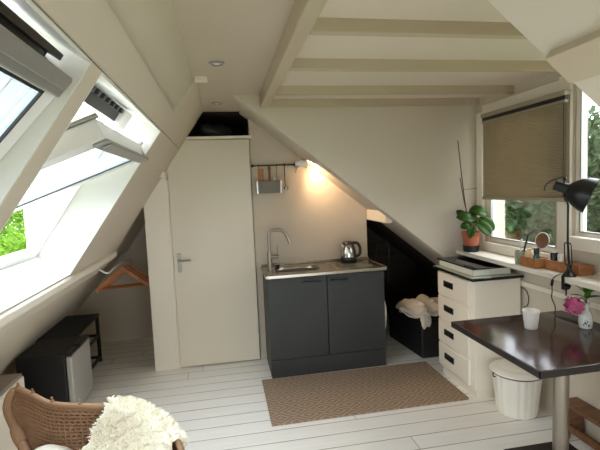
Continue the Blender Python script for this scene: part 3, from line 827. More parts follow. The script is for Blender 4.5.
tag(b.build('cream_bottle', MT['cream']), 'cream coloured squat bottle in the small wooden box', 'bottle')
t = thing('hand_mirror', (1.912, 2.40, zb), 'oval wooden hand mirror leaning upright in the small box', 'mirror')
mc = Vector((1.915, 2.35, zb + .165)); md = Vector((-.45, -.75, .25)).normalized()
Mm = along(mc, md) ; Mm = Mm @ Matrix.Identity(4)
ax_up = Vector((0.0, -.35, 1)).normalized(); ax_n = Vector((-.8, -.55, -.15)); ax_n = (ax_n - ax_up * ax_n.dot(ax_up)).normalized(); ax_s = ax_up.cross(ax_n)
Mm = Matrix.Identity(4)
for i in range(3): Mm[i][0] = ax_s[i] * .7; Mm[i][1] = ax_up[i]; Mm[i][2] = ax_n[i]; Mm[i][3] = mc[i]
b = MB(); b.lathe([(.001, -.006), (.05, -.006), (.056, 0), (.05, .006), (.046, .004), (.001, .004)], seg=28, M=Mm); b.build('mirror_back', MT['brownstick'], t)
b = MB(); b.lathe([(.047, .0045), (.055, .0062), (.057, .001), (.052, -.004), (.047, .0045)], seg=28, M=Mm, cap=False); b.build('rim', MT['whiteplastic'], t)
b = MB(); b.tube([mc - ax_up * .055, (1.912, 2.405, zb + .008)], [.006, .008], 10); b.build('handle', MT['whiteplastic'], t)
t = thing('teal_bottle', (1.892, 2.372, zb), 'small teal bottle with black cap in the wooden box', 'bottle')
b = MB(); b.lathe([(.018, 0), (.02, .006), (.02, .065), (.012, .08)], (1.892, 2.372, zb), 20); b.build('body', MT['teal'], t)
b = MB(); b.lathe([(.012, .08), (.016, .082), (.016, .115), (.014, .118), (.001, .118)], (1.892, 2.372, zb), 20); b.build('cap', MT['black'], t)
b = MB(); b.lathe([(.02, 0), (.021, .04), (.018, .045), (.001, .045)], (1.955, 2.30, SZ + .0575), 20)
tag(b.build('dark_jar', MT['cabdark']), 'small dark round jar on the lidded wooden box', 'jar')
b = MB(); b.lathe([(.018, 0), (.019, .035), (.016, .04), (.001, .04)], (1.955, 2.245, SZ + .0575), 20)
tag(b.build('white_jar', MT['whiteplastic']), 'small white round jar on the lidded wooden box', 'jar')

# ------------------------------------------------------------------ desk lamp
lx, ly = 1.885, 2.105
t = thing('desk_lamp', (lx, ly, SZ), 'black swing-arm desk lamp clamped to the window sill', 'desk lamp')
b = MB()
b.lathe([(.036, 0), (.036, .006), (.028, .012), (.016, .03), (.011, .05), (.009, .06)], (lx, ly, SZ + .0003), 24)
b.box(lx - .042, lx - .037, ly - .010, ly + .010, .922, SZ + .006); b.box(lx - .042, lx + .0, ly - .009, ly + .009, .922, .929)
b.tube([(lx - .018, ly, .885), (lx - .018, ly, .961)], .0045, 8); b.lathe([(.001, -.002), (.024, 0), (.024, .01), (.012, .018)], (lx - .018, ly, .935), 16)
b.build('clamp', MT['blackmetal'], t, bevel=.002)
b = MB(); b.tube([(lx, ly, SZ + .04), (lx + .0, ly + .012, SZ + .20), (1.83, 2.055, 1.40), (1.826, 2.062, 1.43)], .006, 10); b.build('arm', MT['blackmetal'], t)
b = MB()
for s_ in (-1, 1):
    b.tube([(lx, ly + s_ * .012, SZ + .05), (lx, ly + .006 + s_ * .026, SZ + .075), (lx, ly + .012 + s_ * .024, SZ + .175), (lx, ly + .012 + s_ * .018, SZ + .185)], .0032, 8)
b.tube([(lx, ly - .008, SZ + .185), (lx, ly + .03, SZ + .185)], .004, 8); b.tube([(lx, ly - .012, SZ + .06), (lx, ly + .018, SZ + .06)], .006, 8)
b.build('spring_bracket', MT['iron'], t)
hx_ = 1.80; A = Vector((hx_, 2.113, 1.507)); ax = Vector((.150, -.155, -.085)).normalized()
Ms = along(A, ax)
b = MB(); b.lathe([(.001, -.004), (.026, -.004), (.029, .0), (.030, .062), (.034, .066), (.05, .080), (.074, .106), (.090, .140), (.096, .176), (.094, .176), (.087, .14), (.07, .108), (.04, .085), (.001, .078)], seg=36, M=Ms)
b.build('lamp_shade', MT['blackmetal'], t)
b = MB(); b.tube([(1.826, 2.06, 1.42), (1.828, 2.078, 1.462)], .009, 10); b.sphere((1.826, 2.062, 1.43), .014); b.build('joint', MT['blackmetal'], t)
b = MB()
b.tube(catmull([(hx_ - .03, 2.158, 1.478), (hx_ - .03, 2.152, 1.505), (hx_ - .02, 2.125, 1.530), (hx_ + .005, 2.088, 1.545), (hx_ + .02, 2.072, 1.542)], 5), .0032, 8)
b.tube([(hx_ + .02, 2.072, 1.542), (hx_ + .028, 2.08, 1.50)], .004, 8); b.sphere((hx_ + .022, 2.07, 1.54), .010)
b.build('guide_handle', MT['blackmetal'], t)
b = MB(); b.sphere(A + ax * .125, .028); b.build('bulb', MT['whiteplastic'], t)
b = MB(); cp = catmull([(lx - .035, ly + .02, SZ + .012), (1.842, 2.16, .985), (1.84, 2.18, .955), (1.85, 2.19, .90), (1.86, 2.205, .85), (1.87, 2.19, .80), (1.88, 2.20, .7445), (1.885, 2.15, .7445), (1.9, 2.02, .7445)], 6)
b.tube(cp, .003, 6); cord = b.build('cord', MT['black'], t)
b = MB(); b.tube([(1.8405, 2.176, .962), (1.843, 2.187, .928)], [.008, .008], 8); b.build('switch', MT['black'], cord, bevel=.002)

# black wall cable by the chest
b = MB(); b.tube(catmull([(2.046, 2.72, .78), (2.045, 2.69, .782), (2.044, 2.655, .765), (2.043, 2.635, .72), (2.043, 2.65, .67), (2.044, 2.69, .62), (2.045, 2.68, .40), (2.046, 2.66, .01)], 6), .003, 6)
tag(b.build('power_cable', MT['black']), 'thin black cable drooping on the wall beside the chest of drawers', 'cable')

# ------------------------------------------------------------------ table
t = thing('bistro_table', (1.64, 1.93, 0), 'square dark brown table on a steel column', 'table')
b = MB(); b.box(1.272, 1.995, 1.570, 2.284, .709, .7405); b.build('tabletop', MT['table'], t, bevel=.003)
b = MB(); b.box(1.268, 1.999, 1.566, 1.5705, .7085, .7395); b.box(1.268, 1.2725, 1.566, 2.288, .7085, .7395); b.box(1.268, 1.999, 2.2835, 2.288, .7085, .7395); b.box(1.9945, 1.999, 1.566, 2.288, .7085, .7395)
b.build('edge_band', MT['tableedge'], t)
b = MB(); b.lathe([(.038, .02), (.038, .70)], (1.695, 1.94, 0), 32); b.build('column', MT['brushed'], t)
b = MB(); b.box(1.50, 1.895, 1.74, 2.14, .0, .016); b.lathe([(.06, .016), (.05, .03), (.04, .04)], (1.695, 1.94, 0), 24); b.build('base_plate', MT['iron'], t, bevel=.004)
b = MB(); b.box(1.575, 1.815, 1.82, 2.06, .70, .709); b.build('mounting_plate', MT['iron'], t)

# cup
b = MB(); cc = (1.607, 2.055, .741)
b.lathe([(.030, 0), (.032, .003), (.0405, .085), (.0445, .088), (.045, .1), (.042, .1), (.038, .084), (.029, .006), (.001, .006)], cc, 48, ripple=lambda i, a: .03 * cos(a * 16) if i in (1, 2) else 0)
tag(b.build('ribbed_cup', MT['cup']), 'white ribbed cup standing on the dark table', 'cup')
# vase with peony
vx, vy, vz = 1.872, 1.975, .741
t = thing('bud_vase', (vx, vy, vz), 'small white porcelain bud vase with blue marks on the dark table', 'vase')
b = MB(); b.lathe([(.026, 0), (.03, .003), (.034, .03), (.033, .055), (.024, .085), (.015, .105), (.014, .12), (.02, .138), (.018, .138), (.011, .12), (.012, .1), (.001, .09)], (vx, vy, vz), 32); b.build('body', MT['porcelain'], t)
b = MB()
for (a, z, s_) in ((3.9, .035, .009), (4.05, .03, .006), (4.2, .042, .007), (3.7, .025, .006), (4.4, .022, .009), (4.0, .05, .004)):
    r = .0342 if z < .045 else .0335
    b.sphere((vx + r * cos(a), vy + r * sin(a), vz + z), s_, 8, sc=(.5, .5, .8))
b.build('painted_mark', MT['bluepaint'], t)
t = thing('pink_peony', (vx, vy, vz + .10), 'pink peony with green leaves leaning out of the bud vase', 'flower')
fc = Vector((vx - .078, vy - .005, vz + .130))
b = MB(); b.tube(catmull([(vx, vy, vz + .095), (vx - .004, vy, vz + .145), (vx - .03, vy, vz + .165), fc + Vector((.02, .01, .015))], 6), .003, 8)
b.tube(catmull([(vx + .002, vy, vz + .095), (vx + .004, vy, vz + .16), (vx + .01, vy, vz + .20)], 5), .0028, 8); b.build('stem', MT['stemg'], t)
b = MB(); rnd = random.Random(3)
for k in range(90):
    th = rnd.uniform(0, 2 * pi); ph = math.acos(rnd.uniform(-.9, 1)); d = Vector((sin(ph) * cos(th), sin(ph) * sin(th), cos(ph)))
    rr = rnd.uniform(.030, .058)
    c0 = fc + d * (rr * .45); sd = d.orthogonal().normalized(); sd = (sd * cos(th * 3) + d.cross(sd) * sin(th * 3)).normalized()
    leaf_mesh(b, c0 - sd * .015, c0 + sd * .020 + d * (rr * .55), rnd.uniform(.022, .036), .5, up=d, n=5, fold=-.35)
b.sphere(fc, .03, 12)
b.build('petals', MT['pink'], t, fix=False)
for (q, e, w) in (((.01, 0, .19), (.045, -.03, .205), .04), ((.005, 0, .17), (-.04, .03, .235), .038), ((.005, 0, .18), (.02, .03, .25), .035), ((.0, 0, .16), (.11, -.02, .165), .034), ((0, 0, .16), (-.085, .01, .19), .034),
                  ((.0, 0, .17), (.0, -.05, .215), .04), ((.0, 0, .15), (.06, .04, .19), .03), ((.01, 0, .19), (.09, .02, .215), .03)):
    b = MB(); leaf_mesh(b, Vector((vx, vy, vz)) + Vector(q), Vector((vx, vy, vz)) + Vector(e), w, .2); b.build('leaf', MT['leaf2'], t, fix=False, solid=.0008, angle=60)

# ------------------------------------------------------------------ bucket with lid
bx, by = 1.86, 2.515
t = thing('lidded_bucket', (bx, by, 0), 'cream enamel bucket with lid under the table edge beside the chest', 'bucket')
b = MB()
b.lathe([(.112, 0), (.122, .006), (.126, .03), (.150, .27), (.156, .275), (.152, .28), (.146, .27), (.12, .03), (.001, .012)], (bx, by, 0), 96,
        ripple=lambda i, a: (.022 * cos(a * 20) if i in (2, 3) else 0))
b.build('body', MT['enamel'], t)
b = MB(); b.lathe([(.155, .272), (.160, .275), (.160, .287), (.155, .289), (.155, .272)], (bx, by, 0), 64, cap=False); b.build('band', MT['plum'], t)
b = MB(); b.lathe([(.164, .284), (.166, .29), (.160, .298), (.12, .312), (.108, .312), (.10, .318), (.05, .326), (.001, .328)], (bx, by, 0), 64); b.build('lid', MT['enamel'], t)
b = MB(); b.tube(catmull([(bx - .015, by - .035, .324), (bx - .005, by - .02, .36), (bx + .005, by + .015, .36), (bx + .012, by + .03, .325)], 6), .0028, 8); b.build('lid_handle', MT['iron'], t)
for s_ in (-1, 1):
    b = MB(); b.tube(catmull([(bx + s_ * .156, by, .28), (bx + s_ * .172, by, .285), (bx + s_ * .17, by, .262), (bx + s_ * .154, by, .258)], 5), .004, 8)
    b.build('ear', MT['iron'], t)

# ------------------------------------------------------------------ step stool
t = thing('step_stool', (1.955, 2.05, 0), 'low brown wooden step stool under the table', 'stool')
b = MB(); b.box(1.922, 2.044, 1.79, 2.215, .20, .222); st = b.build('seat', MT['stool'], t, bevel=.004)
for y in (1.84, 2.15):
    b = MB(); b.prism([(1.912, 0), (1.942, 0), (1.955, .05), (2.005, .05), (2.018, 0), (2.046, 0), (2.034, .20), (1.930, .20)], y, y + .022)
    b.build('leg', MT['stool'], t, bevel=.003)
b = MB(); b.box(1.925, 1.948, 1.862, 2.15, .055, .10); b.build('stretcher', MT['stool'], t, bevel=.003)

# ------------------------------------------------------------------ fridge + low table + box at left
t = thing('mini_fridge', (-1.30, 3.40, 0), 'black mini fridge with silver door under the left slope', 'fridge')
b = MB(); b.box(-1.46, -1.145, 3.19, 3.615, .012, .468); b.build('body', MT['fridge'], t, bevel=.008, seg=3)
b = MB(); b.box(-1.142, -1.10, 3.192, 3.613, .03, .445); d = b.build('door', MT['silver'], t, bevel=.012, seg=3)
b = MB(); b.box(-1.143, -1.103, 3.194, 3.611, .4455, .47); b.box(-1.142, -1.098, 3.36, 3.60, .447, .476); b.build('grip', MT['black'], d, bevel=.004)
for x in (-1.435, -1.18):
    for y in (3.22, 3.585): b = MB(); b.lathe([(.015, 0), (.015, .014)], (x, y, 0), 12); b.build('foot', MT['black'], t)

t = thing('side_table', (-1.35, 4.0, 0), 'low black side table behind the mini fridge', 'side table')
b = MB(); b.box(-1.52, -1.205, 3.66, 4.30, .435, .455); b.build('tabletop', MT['fridge'], t, bevel=.003)
for (x, y) in ((-1.225, 3.68), (-1.225, 4.28), (-1.50, 3.68), (-1.50, 4.28)):
    b = MB(); b.box(x - .014, x + .014, y - .014, y + .014, 0, .435); b.build('leg', MT['black'], t, bevel=.002)
b = MB()
for z in (.03, .24):
    b.box(-1.235, -1.215, 3.694, 4.266, z, z + .022); b.box(-1.486, -1.239, 4.27, 4.29, z, z + .022)
b.build('rail', MT['black'], t, bevel=.002)

t = thing('white_unit', (-1.38, 2.6, 0), 'low white unit with grey top at the left edge behind the rattan chair', 'unit')
b = MB(); b.box(-1.455, -1.275, 2.10, 2.88, 0.0, .465); b.build('body', MT['gloss'], t, bevel=.004)
b = MB(); b.box(-1.45, -1.28, 2.11, 2.87, .4655, .488); b.build('top', MT['greytop'], t, bevel=.003)

# ------------------------------------------------------------------ closet: rod and hangers
t = thing('hanger_rod', (-1.0, 3.55, 1.0), 'bent white clothes rod fixed to the roof slope', 'rod')
b = MB(); b.tube(catmull([(-1.035, 3.60, 1.005), (-.99, 3.605, .985), (-.945, 3.62, .948), (-.925, 3.66, .945), (-.925, 3.80, .95), (-.93, 4.16, .955)], 5), .0075, 10); b.build('bar', MT['whiteplastic'], t)
hx, hz = -.928, .952
def hanger():
    t = thing('coat_hanger', (hx, 4.10, hz), 'x', 'hanger', 'wooden hangers on the closet rod')
    b = MB(); y = 4.10
    L = catmull([(hx + .225, y, hz - .235), (hx + .14, y, hz - .165), (hx + .03, y, hz - .075), (hx, y, hz - .062), (hx - .03, y, hz - .075), (hx - .14, y, hz - .165), (hx - .225, y, hz - .235)], 5)
    P = []
    for i, p in enumerate(L):
        q = abs(i / (len(L) - 1) - .5) * 2; h = .022 + .007 * (1 - q)
        P.append([p + Vector((0, dy, dz)) for dy, dz in ((-.011, -h), (.011, -h), (.011, h), (-.011, h), (-.011, -h))])
    b.grid(P); b.build('shoulder', MT['hanger'], t, bevel=.003)
    b = MB(); b.tube([(hx - .195, y, hz - .225), (hx + .195, y, hz - .225)], .008, 10); b.build('crossbar', MT['hanger'], t)
    b = MB(); hk = [(hx, y, hz - .06), (hx, y, hz - .03)] + [(hx + .0 + .024 * sin(a) , y, hz - .006 - .0 + .022 * -cos(a) ) for a in [pi * (0.1 + .15 * k) for k in range(8)]]
    b.tube(hk, .002, 6); b.build('hook', MT['chrome'], t)
    return t
h0 = hanger(); h0['label'] = 'wooden coat hanger on the white rod, nearest the room'
for k, (dx, dy, rz_, lab) in enumerate(((.10, .045, 6, 'wooden coat hanger, middle one on the white rod'), (.22, .09, 6, 'wooden coat hanger, deepest one in the closet'))):
    c = copy_tree(h0); c.location = (hx + dx * .2, 4.10 + dy, hz); c.rotation_euler.z = radians(rz_); c['label'] = lab
h0.rotation_euler.z = radians(6)

# ------------------------------------------------------------------ eaves storage
t = thing('storage_bin', (1.9, 3.75, 0), 'large black storage bin in the dark eaves beside the chest', 'bin')
b = MB(); b.prism([(1.66, 3.50), (2.16, 3.50), (2.16, 4.12), (1.60, 4.12)], .0, .34, 'z'); b.build('body', MT['bin'], t, bevel=.012, seg=3)
b = MB(); b.prism([(1.648, 3.488), (2.17, 3.488), (2.17, 4.13), (1.59, 4.13)], .341, .368, 'z'); b.build('lid', MT['bin'], t, bevel=.008)
def lump(b, c, r, seed, sc=(1, 1, 1), seg=28, amp=.12, flat=None, fr=3.0):
    rnd = random.Random(seed); wv = [(Vector((rnd.gauss(0, 1), rnd.gauss(0, 1), rnd.gauss(0, 1))) * fr, rnd.uniform(0, 6)) for _ in range(7)]
    vs = []; rows = seg // 2
    P = []
    for i in range(seg):
        col = []
        for j in range(rows + 1):
            th = 2 * pi * i / seg; ph = pi * j / rows
            d = Vector((sin(ph) * cos(th), sin(ph) * sin(th), cos(ph)))
            k = 1 + amp * sum(sin(w.dot(d) + p) for w, p in wv) / 3
            q = Vector(c) + Vector((d.x * sc[0], d.y * sc[1], d.z * sc[2])) * r * k
            if flat is not None: q.z = max(q.z, flat)
            col.append(q)
        P.append(col)
    b.grid(P, closed_u=True)
b = MB(); lump(b, (1.76, 3.67, .41), .19, 21, (1.1, .95, .36), seg=64, flat=.371, amp=.22, fr=5.5)
for v_ in b.v:                                            # folds, and one corner sliding over the near edge of the bin
    v_.z += .022 * sin(v_.x * 38 + 9 * v_.y) * max(0, min(1, (v_.z - .372) / .03))
    if v_.x < 1.72 and v_.y < 3.60: v_.y -= .04
lump(b, (1.69, 3.475, .345), .06, 23, (.8, .24, 1.0), seg=32, amp=.25, fr=4)
tag(b.build('cream_cloth', MT['cloth'], angle=80, subsurf=1), 'crumpled cream cloth heaped on the black storage bin', 'cloth')
b = MB(); lump(b, (1.44, 4.26, .21), .19, 5, (.72, 1.0, 1.15), flat=.002)
tag(b.build('black_bag', MT['blackcloth'], angle=80), 'slumped black cloth bag between the grey cabinet and the bin', 'bag')
b = MB(); lump(b, (1.345, 3.62, .40), .075, 8, (.42, .6, 2.0), amp=.2)
b2 = MB(); b2.v = b.v; b2.f = b.f; b2.m = b.m
tag(b2.build('white_towel', MT['cushion'], angle=80), 'white towel hanging beside the right end of the grey cabinet', 'towel')
b = MB(); b.tube(catmull([(1.40, 3.95, .80), (1.46, 3.96, 1.02), (1.53, 3.96, 1.04), (1.56, 3.97, .9), (1.55, 3.98, .6)], 6), .004, 6)
tag(b.build('eaves_cable', MT['black']), 'loop of black cable beside the end of the kitchen wall', 'cable')
# dark things above the door
b = MB(); lump(b, (-.06, 4.05, 2.085), .13, 15, (1.25, .8, .62), flat=2.031, amp=.16)
tag(b.build('dark_bag', MT['cabdark'], angle=80), 'crumpled dark grey bag on the shelf over the door', 'bag')

# recessed ceiling spots
def spot(loc, lab):
    t = thing('recessed_spotlight', loc, lab, 'ceiling light', 'recessed ceiling spots')
    b = MB(); b.lathe([(.042, -.001), (.042, -.006), (.036, -.010), (.028, -.010), (.027, -.004), (.027, -.0005)], loc, 32, cap=False); b.build('ring', MT['alu'], t)
    b = MB(); b.lathe([(.026, -.002), (.02, -.006), (.001, -.007)], loc, 24); b.build('lamp', MT['cup'], t)
spot((.01, 2.455, ZC), 'round ceiling spot in the flat ceiling nearer the camera')
spot((0, 3.545, ZC), 'small dim ceiling spot close to the dark storage opening')

# ------------------------------------------------------------------ rattan chair
RIM = catmull([(-.50, 1.20, .50), (-.66, 1.50, .50), (-.80, 1.78, .535), (-.895, 1.905, .61), (-.935, 1.945, .69), (-.915, 1.985, .745), (-.84, 1.94, .735),
               (-.735, 1.87, .715), (-.585, 1.83, .705), (-.42, 1.80, .695), (-.30, 1.74, .655), (-.21, 1.62, .605), (-.17, 1.42, .555), (-.17, 1.25, .52)], 6)
t = thing('rattan_armchair', (-.52, 1.45, 0), 'brown woven rattan armchair in the lower left corner', 'armchair')
b = MB(); b.tube(RIM, [.012 + .006 * (1 if i < 30 else 0) for i in range(len(RIM))], 12)
rim = b.build('rim', MT['wrap'], t)
b = MB(); b.tube([RIM[15], RIM[16], RIM[17], RIM[18]], [.021, .024, .024, .021], 14)
b.build('binding', MT['wrap'], rim)
SEATC = Vector((-.50, 1.43, .39))
def shell(u, v):
    """u along the rim 0..1, v 0 rim .. 1 seat edge"""
    f = u * (len(RIM) - 1); i = min(int(f), len(RIM) - 2); p = RIM[i].lerp(RIM[i + 1], f - i)
    d = p - SEATC; ang = math.atan2(d.y, d.x)
    q = SEATC + Vector((cos(ang) * .27, sin(ang) * .27, 0))
    m = p.lerp(q, v); out = Vector((cos(ang), sin(ang), 0))
    return m + out * (.055 * sin(pi * v)) + Vector((0, 0, -.03 * sin(pi * v)))
nU, nV = 170, 27
b = MB()
for j in range(1, nV + 1):
    v = j / nV
    r = .0056 if j > 2 else .008
    b.tube([shell(i / nU, v) + Vector((0, 0, 1)) * 0.0025 * (1 if (i + j) % 2 else -1) for i in range(nU + 1)], r, 5)
for i in range(0, nU + 1, 2):
    b.tube([shell(i / nU, v / 10) for v in range(11)], .0042, 5)
b.build('woven_shell', MT['rattan'], t, fix=False, angle=60)
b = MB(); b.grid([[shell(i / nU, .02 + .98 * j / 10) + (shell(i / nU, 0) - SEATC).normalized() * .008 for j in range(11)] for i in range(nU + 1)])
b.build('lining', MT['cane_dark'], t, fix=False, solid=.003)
for u in (.40, .47, .54, .60):
    p = shell(u, 0) + Vector((0, 0, .008)); b = MB(); b.lathe([(.008, 0), (.008, .008), (.0045, .01), (.0045, .02), (.001, .021)], p, 10); b.build('peg', MT['wrap'], rim)
b = MB(); b.lathe([(.001, .36), (.26, .36), (.285, .375), (.285, .395), (.26, .40), (.001, .40)], (SEATC.x, SEATC.y, 0), 40); b.build('seat', MT['rattan'], t)
for a in (45, 135, 225, 315):
    b = MB(); c, s_ = cos(radians(a)), sin(radians(a))
    b.tube([(SEATC.x + c * .24, SEATC.y + s_ * .24, .37), (SEATC.x + c * .29, SEATC.y + s_ * .29, 0)], [.02, .017], 10); b.build('leg', MT['wrap'], t)
b = MB(); b.tube([(SEATC.x + cos(2 * pi * k / 32) * .275, SEATC.y + sin(2 * pi * k / 32) * .275, .12) for k in range(32)], .011, 8, closed=True); b.build('stretcher', MT['wrap'], t)

# cushion
b = MB(); b.lathe([(.001, 0), (.2, .0), (.235, .01), (.245, .02), (.235, .03), (.18, .035), (.001, .04)], (SEATC.x, SEATC.y, .402), 40)
tag(b.build('seat_pad', MT['cushion']), 'flat white seat pad inside the rattan armchair', 'cushion')
b = MB(); lump(b, (-.725, 1.77, .495), .10, 31, (1.0, .9, .95), amp=.08)
tag(b.build('throw_cushion', MT['cushion'], angle=80), 'white cushion tucked into the left side of the rattan armchair', 'cushion')
# sheepskin thrown over the right of the backrest
def skin(u, v):
    """u 0..1 across the back towards the right, v 0 behind the rim .. 1 seat"""
    uu = .598 + u * .240
    v0 = .14 + max(0, .27 - u) / .27 * .40 + .03 * sin(u * 23)
    if u > .27: v0 = 0
    else: v0 *= min(1, (.27 - u) / .06)
    v = v0 + (1 - v0) * v
    if v < .14:
        p = shell(uu, 0); k = v / .14; d = (p - SEATC); d.z = 0; d.normalize()
        return p + d * (.03 * (1 - k)) + Vector((0, 0, .018 - .05 * (1 - k) ** 2))
    k = (v - .14) / .86
    p = shell(uu, k * .92); d = SEATC - p; d.z = 0; d = d.normalized() if d.length > 1e-5 else Vector((0, -1, 0))
    return p + d * (.03 + .03 * sin(k * pi)) + Vector((0, 0, .018 * (1 - k)))
b = MB(); nu, nv = 24, 24
G = [[skin(i / nu, j / nv) for j in range(nv + 1)] for i in range(nu + 1)]
b.grid(G); rnd = random.Random(11)
for k in range(9000):
    u = rnd.random(); v = rnd.random() ** 1.0
    p = skin(u, v); e = .012
    du = skin(min(1, u + e), v) - skin(max(0, u - e), v); dv = skin(u, min(1, v + e)) - skin(u, max(0, v - e))
    n = du.cross(dv); n = n.normalized() if n.length > 1e-9 else Vector((0, 0, 1))
    if n.dot(Vector((0, 0, 1.95)) - p) < 0: n = -n
    cl = Vector((sin(u * 61 + 3 * sin(v * 47)), cos(v * 57 + 2 * sin(u * 39)), sin(u * 37 + v * 53))) * .55     # locks lean together
    g = cl + Vector((rnd.gauss(0, .3), rnd.gauss(0, .3), rnd.gauss(0, .25) - .1))
    edge = min(u, 1 - u) * 9
    if edge < 1: g += du.normalized() * (-.5 if u < .5 else .5)
    L = rnd.uniform(.016, .030)
    tip = p + (n + g * .9).normalized() * L
    midp = p + n * L * .6 + g * .002
    b.tube([p - n * .004, midp, tip], [.0048, .0042, .0012], 4, cap=False)
tag(b.build('sheepskin', MT['fleece'], fix=False, angle=80), 'fluffy cream sheepskin draped over the rattan armchair', 'sheepskin')

# ------------------------------------------------------------------ outdoors
b = MB(); b.box(-40, 60, -40, 60, -5.2, -5.0); struct(b, 'ground', MT['lawn'])
def tree(loc, R, h, mat, n, lab, seed, group='trees outside the windows', leaf=.16, name='garden_tree', cat='tree'):
    rnd = random.Random(seed); t = thing(name, loc, lab, cat, group); L = Vector(loc)
    b = MB(); b.tube([L, L + Vector((.1, .05, h * .5)), L + Vector((0, .1, h))], [.18, .14, .06], 8)
    for k in range(6):
        a = rnd.uniform(0, 6.28); z = h * rnd.uniform(.5, .9)
        b.tube([L + Vector((0, 0, z)), L + Vector((cos(a) * R * .7, sin(a) * R * .7, z + R * .5))], [.07, .02], 6)
    b.build('trunk', MT['bark'], t)
    b = MB(); cl = [(Vector((rnd.gauss(0, .45) * R, rnd.gauss(0, .45) * R, h + rnd.gauss(0, .45) * R)), R * rnd.uniform(.3, .55)) for _ in range(16)]
    for k in range(n):
        c, r = rnd.choice(cl); d = Vector((rnd.gauss(0, 1), rnd.gauss(0, 1), rnd.gauss(0, 1))).normalized()
        p = L + c + d * r * rnd.uniform(.75, 1.05); q = Vector((rnd.gauss(0, 1), rnd.gauss(0, 1), rnd.gauss(0, 1) - .4)).normalized()
        s_ = q.cross(d); s_ = s_.normalized() if s_.length > 1e-4 else Vector((1, 0, 0)); w = leaf * rnd.uniform(.6, 1.2)
        b.add([p, p + q * w * .5 + s_ * w * .28 + d * .03, p + q * w, p + q * w * .5 - s_ * w * .28 + d * .03], [(0, 1, 2), (0, 2, 3)])
    b.build('crown', mat, t, fix=False, smooth=False)
    return t
tree((8.2, 10.4, -5), 1.8, 5.2, MT['treem'], 10000, 'grey-green tree seen through the gap under the blind', 1, leaf=.2)
tree((9.0, 15.5, -5), 2.3, 5.4, MT['treed'], 10000, 'dark tree behind the left part of the blind window', 2, leaf=.24)
tree((7.2, 7.5, -5), 1.75, 6.6, MT['treed'], 10000, 'dark tree filling the right-hand window', 3, leaf=.18)
tree((14.0, 13.5, -5), 3.0, 5.6, MT['treed'], 9000, 'tall dark tree furthest from the right-hand windows', 4, leaf=.28)
tree((5.0, 8.3, -5), .8, 4.7, MT['treep'], 4200, 'pale low shrub just outside the blind window', 5, leaf=.13, name='garden_shrub', cat='shrub')
tree((-4.6, 10.8, -5), 1.6, 5.0, MT['treeb'], 8000, 'bright green tree seen below the far roof window', 6)
tree((-7.5, 19.0, -5), 2.3, 5.2, MT['treem'], 4200, 'duller green tree behind the bright one at the roof window', 7)

# ------------------------------------------------------------------ light
w = bpy.data.worlds.new('overcast_sky'); scene.world = w; w.use_nodes = True; nt = w.node_tree
bg = nt.nodes['Background']
tc = N(nt, 'ShaderNodeTexCoord'); sp_ = N(nt, 'ShaderNodeSeparateXYZ'); nt.links.new(tc.outputs['Generated'], sp_.inputs[0])
nz = N(nt, 'ShaderNodeTexNoise'); nz.inputs['Scale'].default_value = 2.5; nz.inputs['Detail'].default_value = 5; nt.links.new(tc.outputs['Generated'], nz.inputs['Vector'])
rp = N(nt, 'ShaderNodeValToRGB'); rp.color_ramp.elements[0].position = .3; rp.color_ramp.elements[0].color = (.78, .86, .95, 1); rp.color_ramp.elements[1].position = .65; rp.color_ramp.elements[1].color = (.97, .98, 1, 1)
nt.links.new(nz.outputs['Fac'], rp.inputs['Fac'])
gr = N(nt, 'ShaderNodeMapRange'); gr.inputs['From Min'].default_value = 0.0; gr.inputs['From Max'].default_value = 1.0; gr.inputs['To Min'].default_value = 0.33; gr.inputs['To Max'].default_value = 1.0
nt.links.new(sp_.outputs['Z'], gr.inputs['Value'])
sm = N(nt, 'ShaderNodeVectorMath', operation='SCALE'); nt.links.new(rp.outputs['Color'], sm.inputs[0]); nt.links.new(gr.outputs[0], sm.inputs['Scale'])
nt.links.new(sm.outputs[0], bg.inputs['Color'])
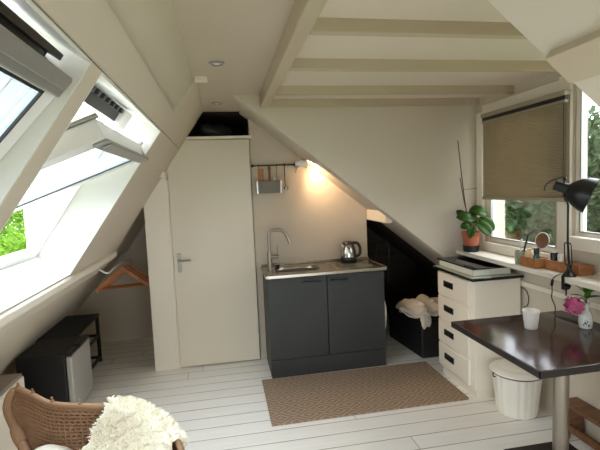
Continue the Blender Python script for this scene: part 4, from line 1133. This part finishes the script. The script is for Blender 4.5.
bg.inputs['Strength'].default_value = 2.3

def portal(name, loc, rot_from, sx, sy):
    l = bpy.data.lights.new(name, 'AREA'); l.shape = 'RECTANGLE'; l.size = sx; l.size_y = sy; l.cycles.is_portal = True
    o = bpy.data.objects.new(name, l); COL.objects.link(o); o.location = loc
    o.rotation_euler = Vector(rot_from).to_track_quat('-Z', 'Y').to_euler()
    return o
for nm, oy in (('skylight_portal', O0), ('skylight_portal', O1), ('skylight_portal', O2)):
    c = SP((XT + XBt) / 2, .5); o = portal(nm, (c[0], sum(oy) / 2, c[1]), (.823, 0, -.568), 1.2, 1.25)
    o.rotation_euler = Matrix(((0, .568, -.823), (1, 0, 0), (0, .823, .568))).to_euler() if False else o.rotation_euler
portal('window_portal', (2.18, (W1[0] + W1[1]) / 2, (W1[2] + W1[3]) / 2), (-1, 0, 0), .85, 1.05)
portal('window_portal', (2.18, (W2[0] + W2[1]) / 2, (W2[2] + W2[3]) / 2), (-1, 0, 0), 1.3, .95)

portal('window_portal', (gm, YF - .15, .8), (0, 1, 0), 3.05, 1.5)  # portal of the added window behind the camera
# the lit clip spotlight
l = bpy.data.lights.new('clip_spot_light', 'SPOT'); l.energy = 3.4; l.color = (1, .66, .38); l.spot_size = radians(165); l.spot_blend = .9; l.shadow_soft_size = .05
o = bpy.data.objects.new('clip_spot_light', l); COL.objects.link(o); o.location = lampP + ldir * .06 + Vector((0, -.02, 0))
o.rotation_euler = Vector((.80, .03, -.55)).to_track_quat('-Z', 'Y').to_euler()

scene.view_settings.view_transform = 'Standard'; scene.view_settings.look = 'None'
scene.view_settings.gamma = 1; scene.view_settings.use_curve_mapping = False
scene.view_settings.exposure = 2.88
scene.cycles.use_denoising = True
scene.cycles.max_bounces = 16; scene.cycles.diffuse_bounces = 10; scene.cycles.glossy_bounces = 6
scene.cycles.transparent_max_bounces = 16; scene.cycles.transmission_bounces = 8
scene.cycles.caustics_reflective = False; scene.cycles.caustics_refractive = False
scene.cycles.sample_clamp_indirect = 6
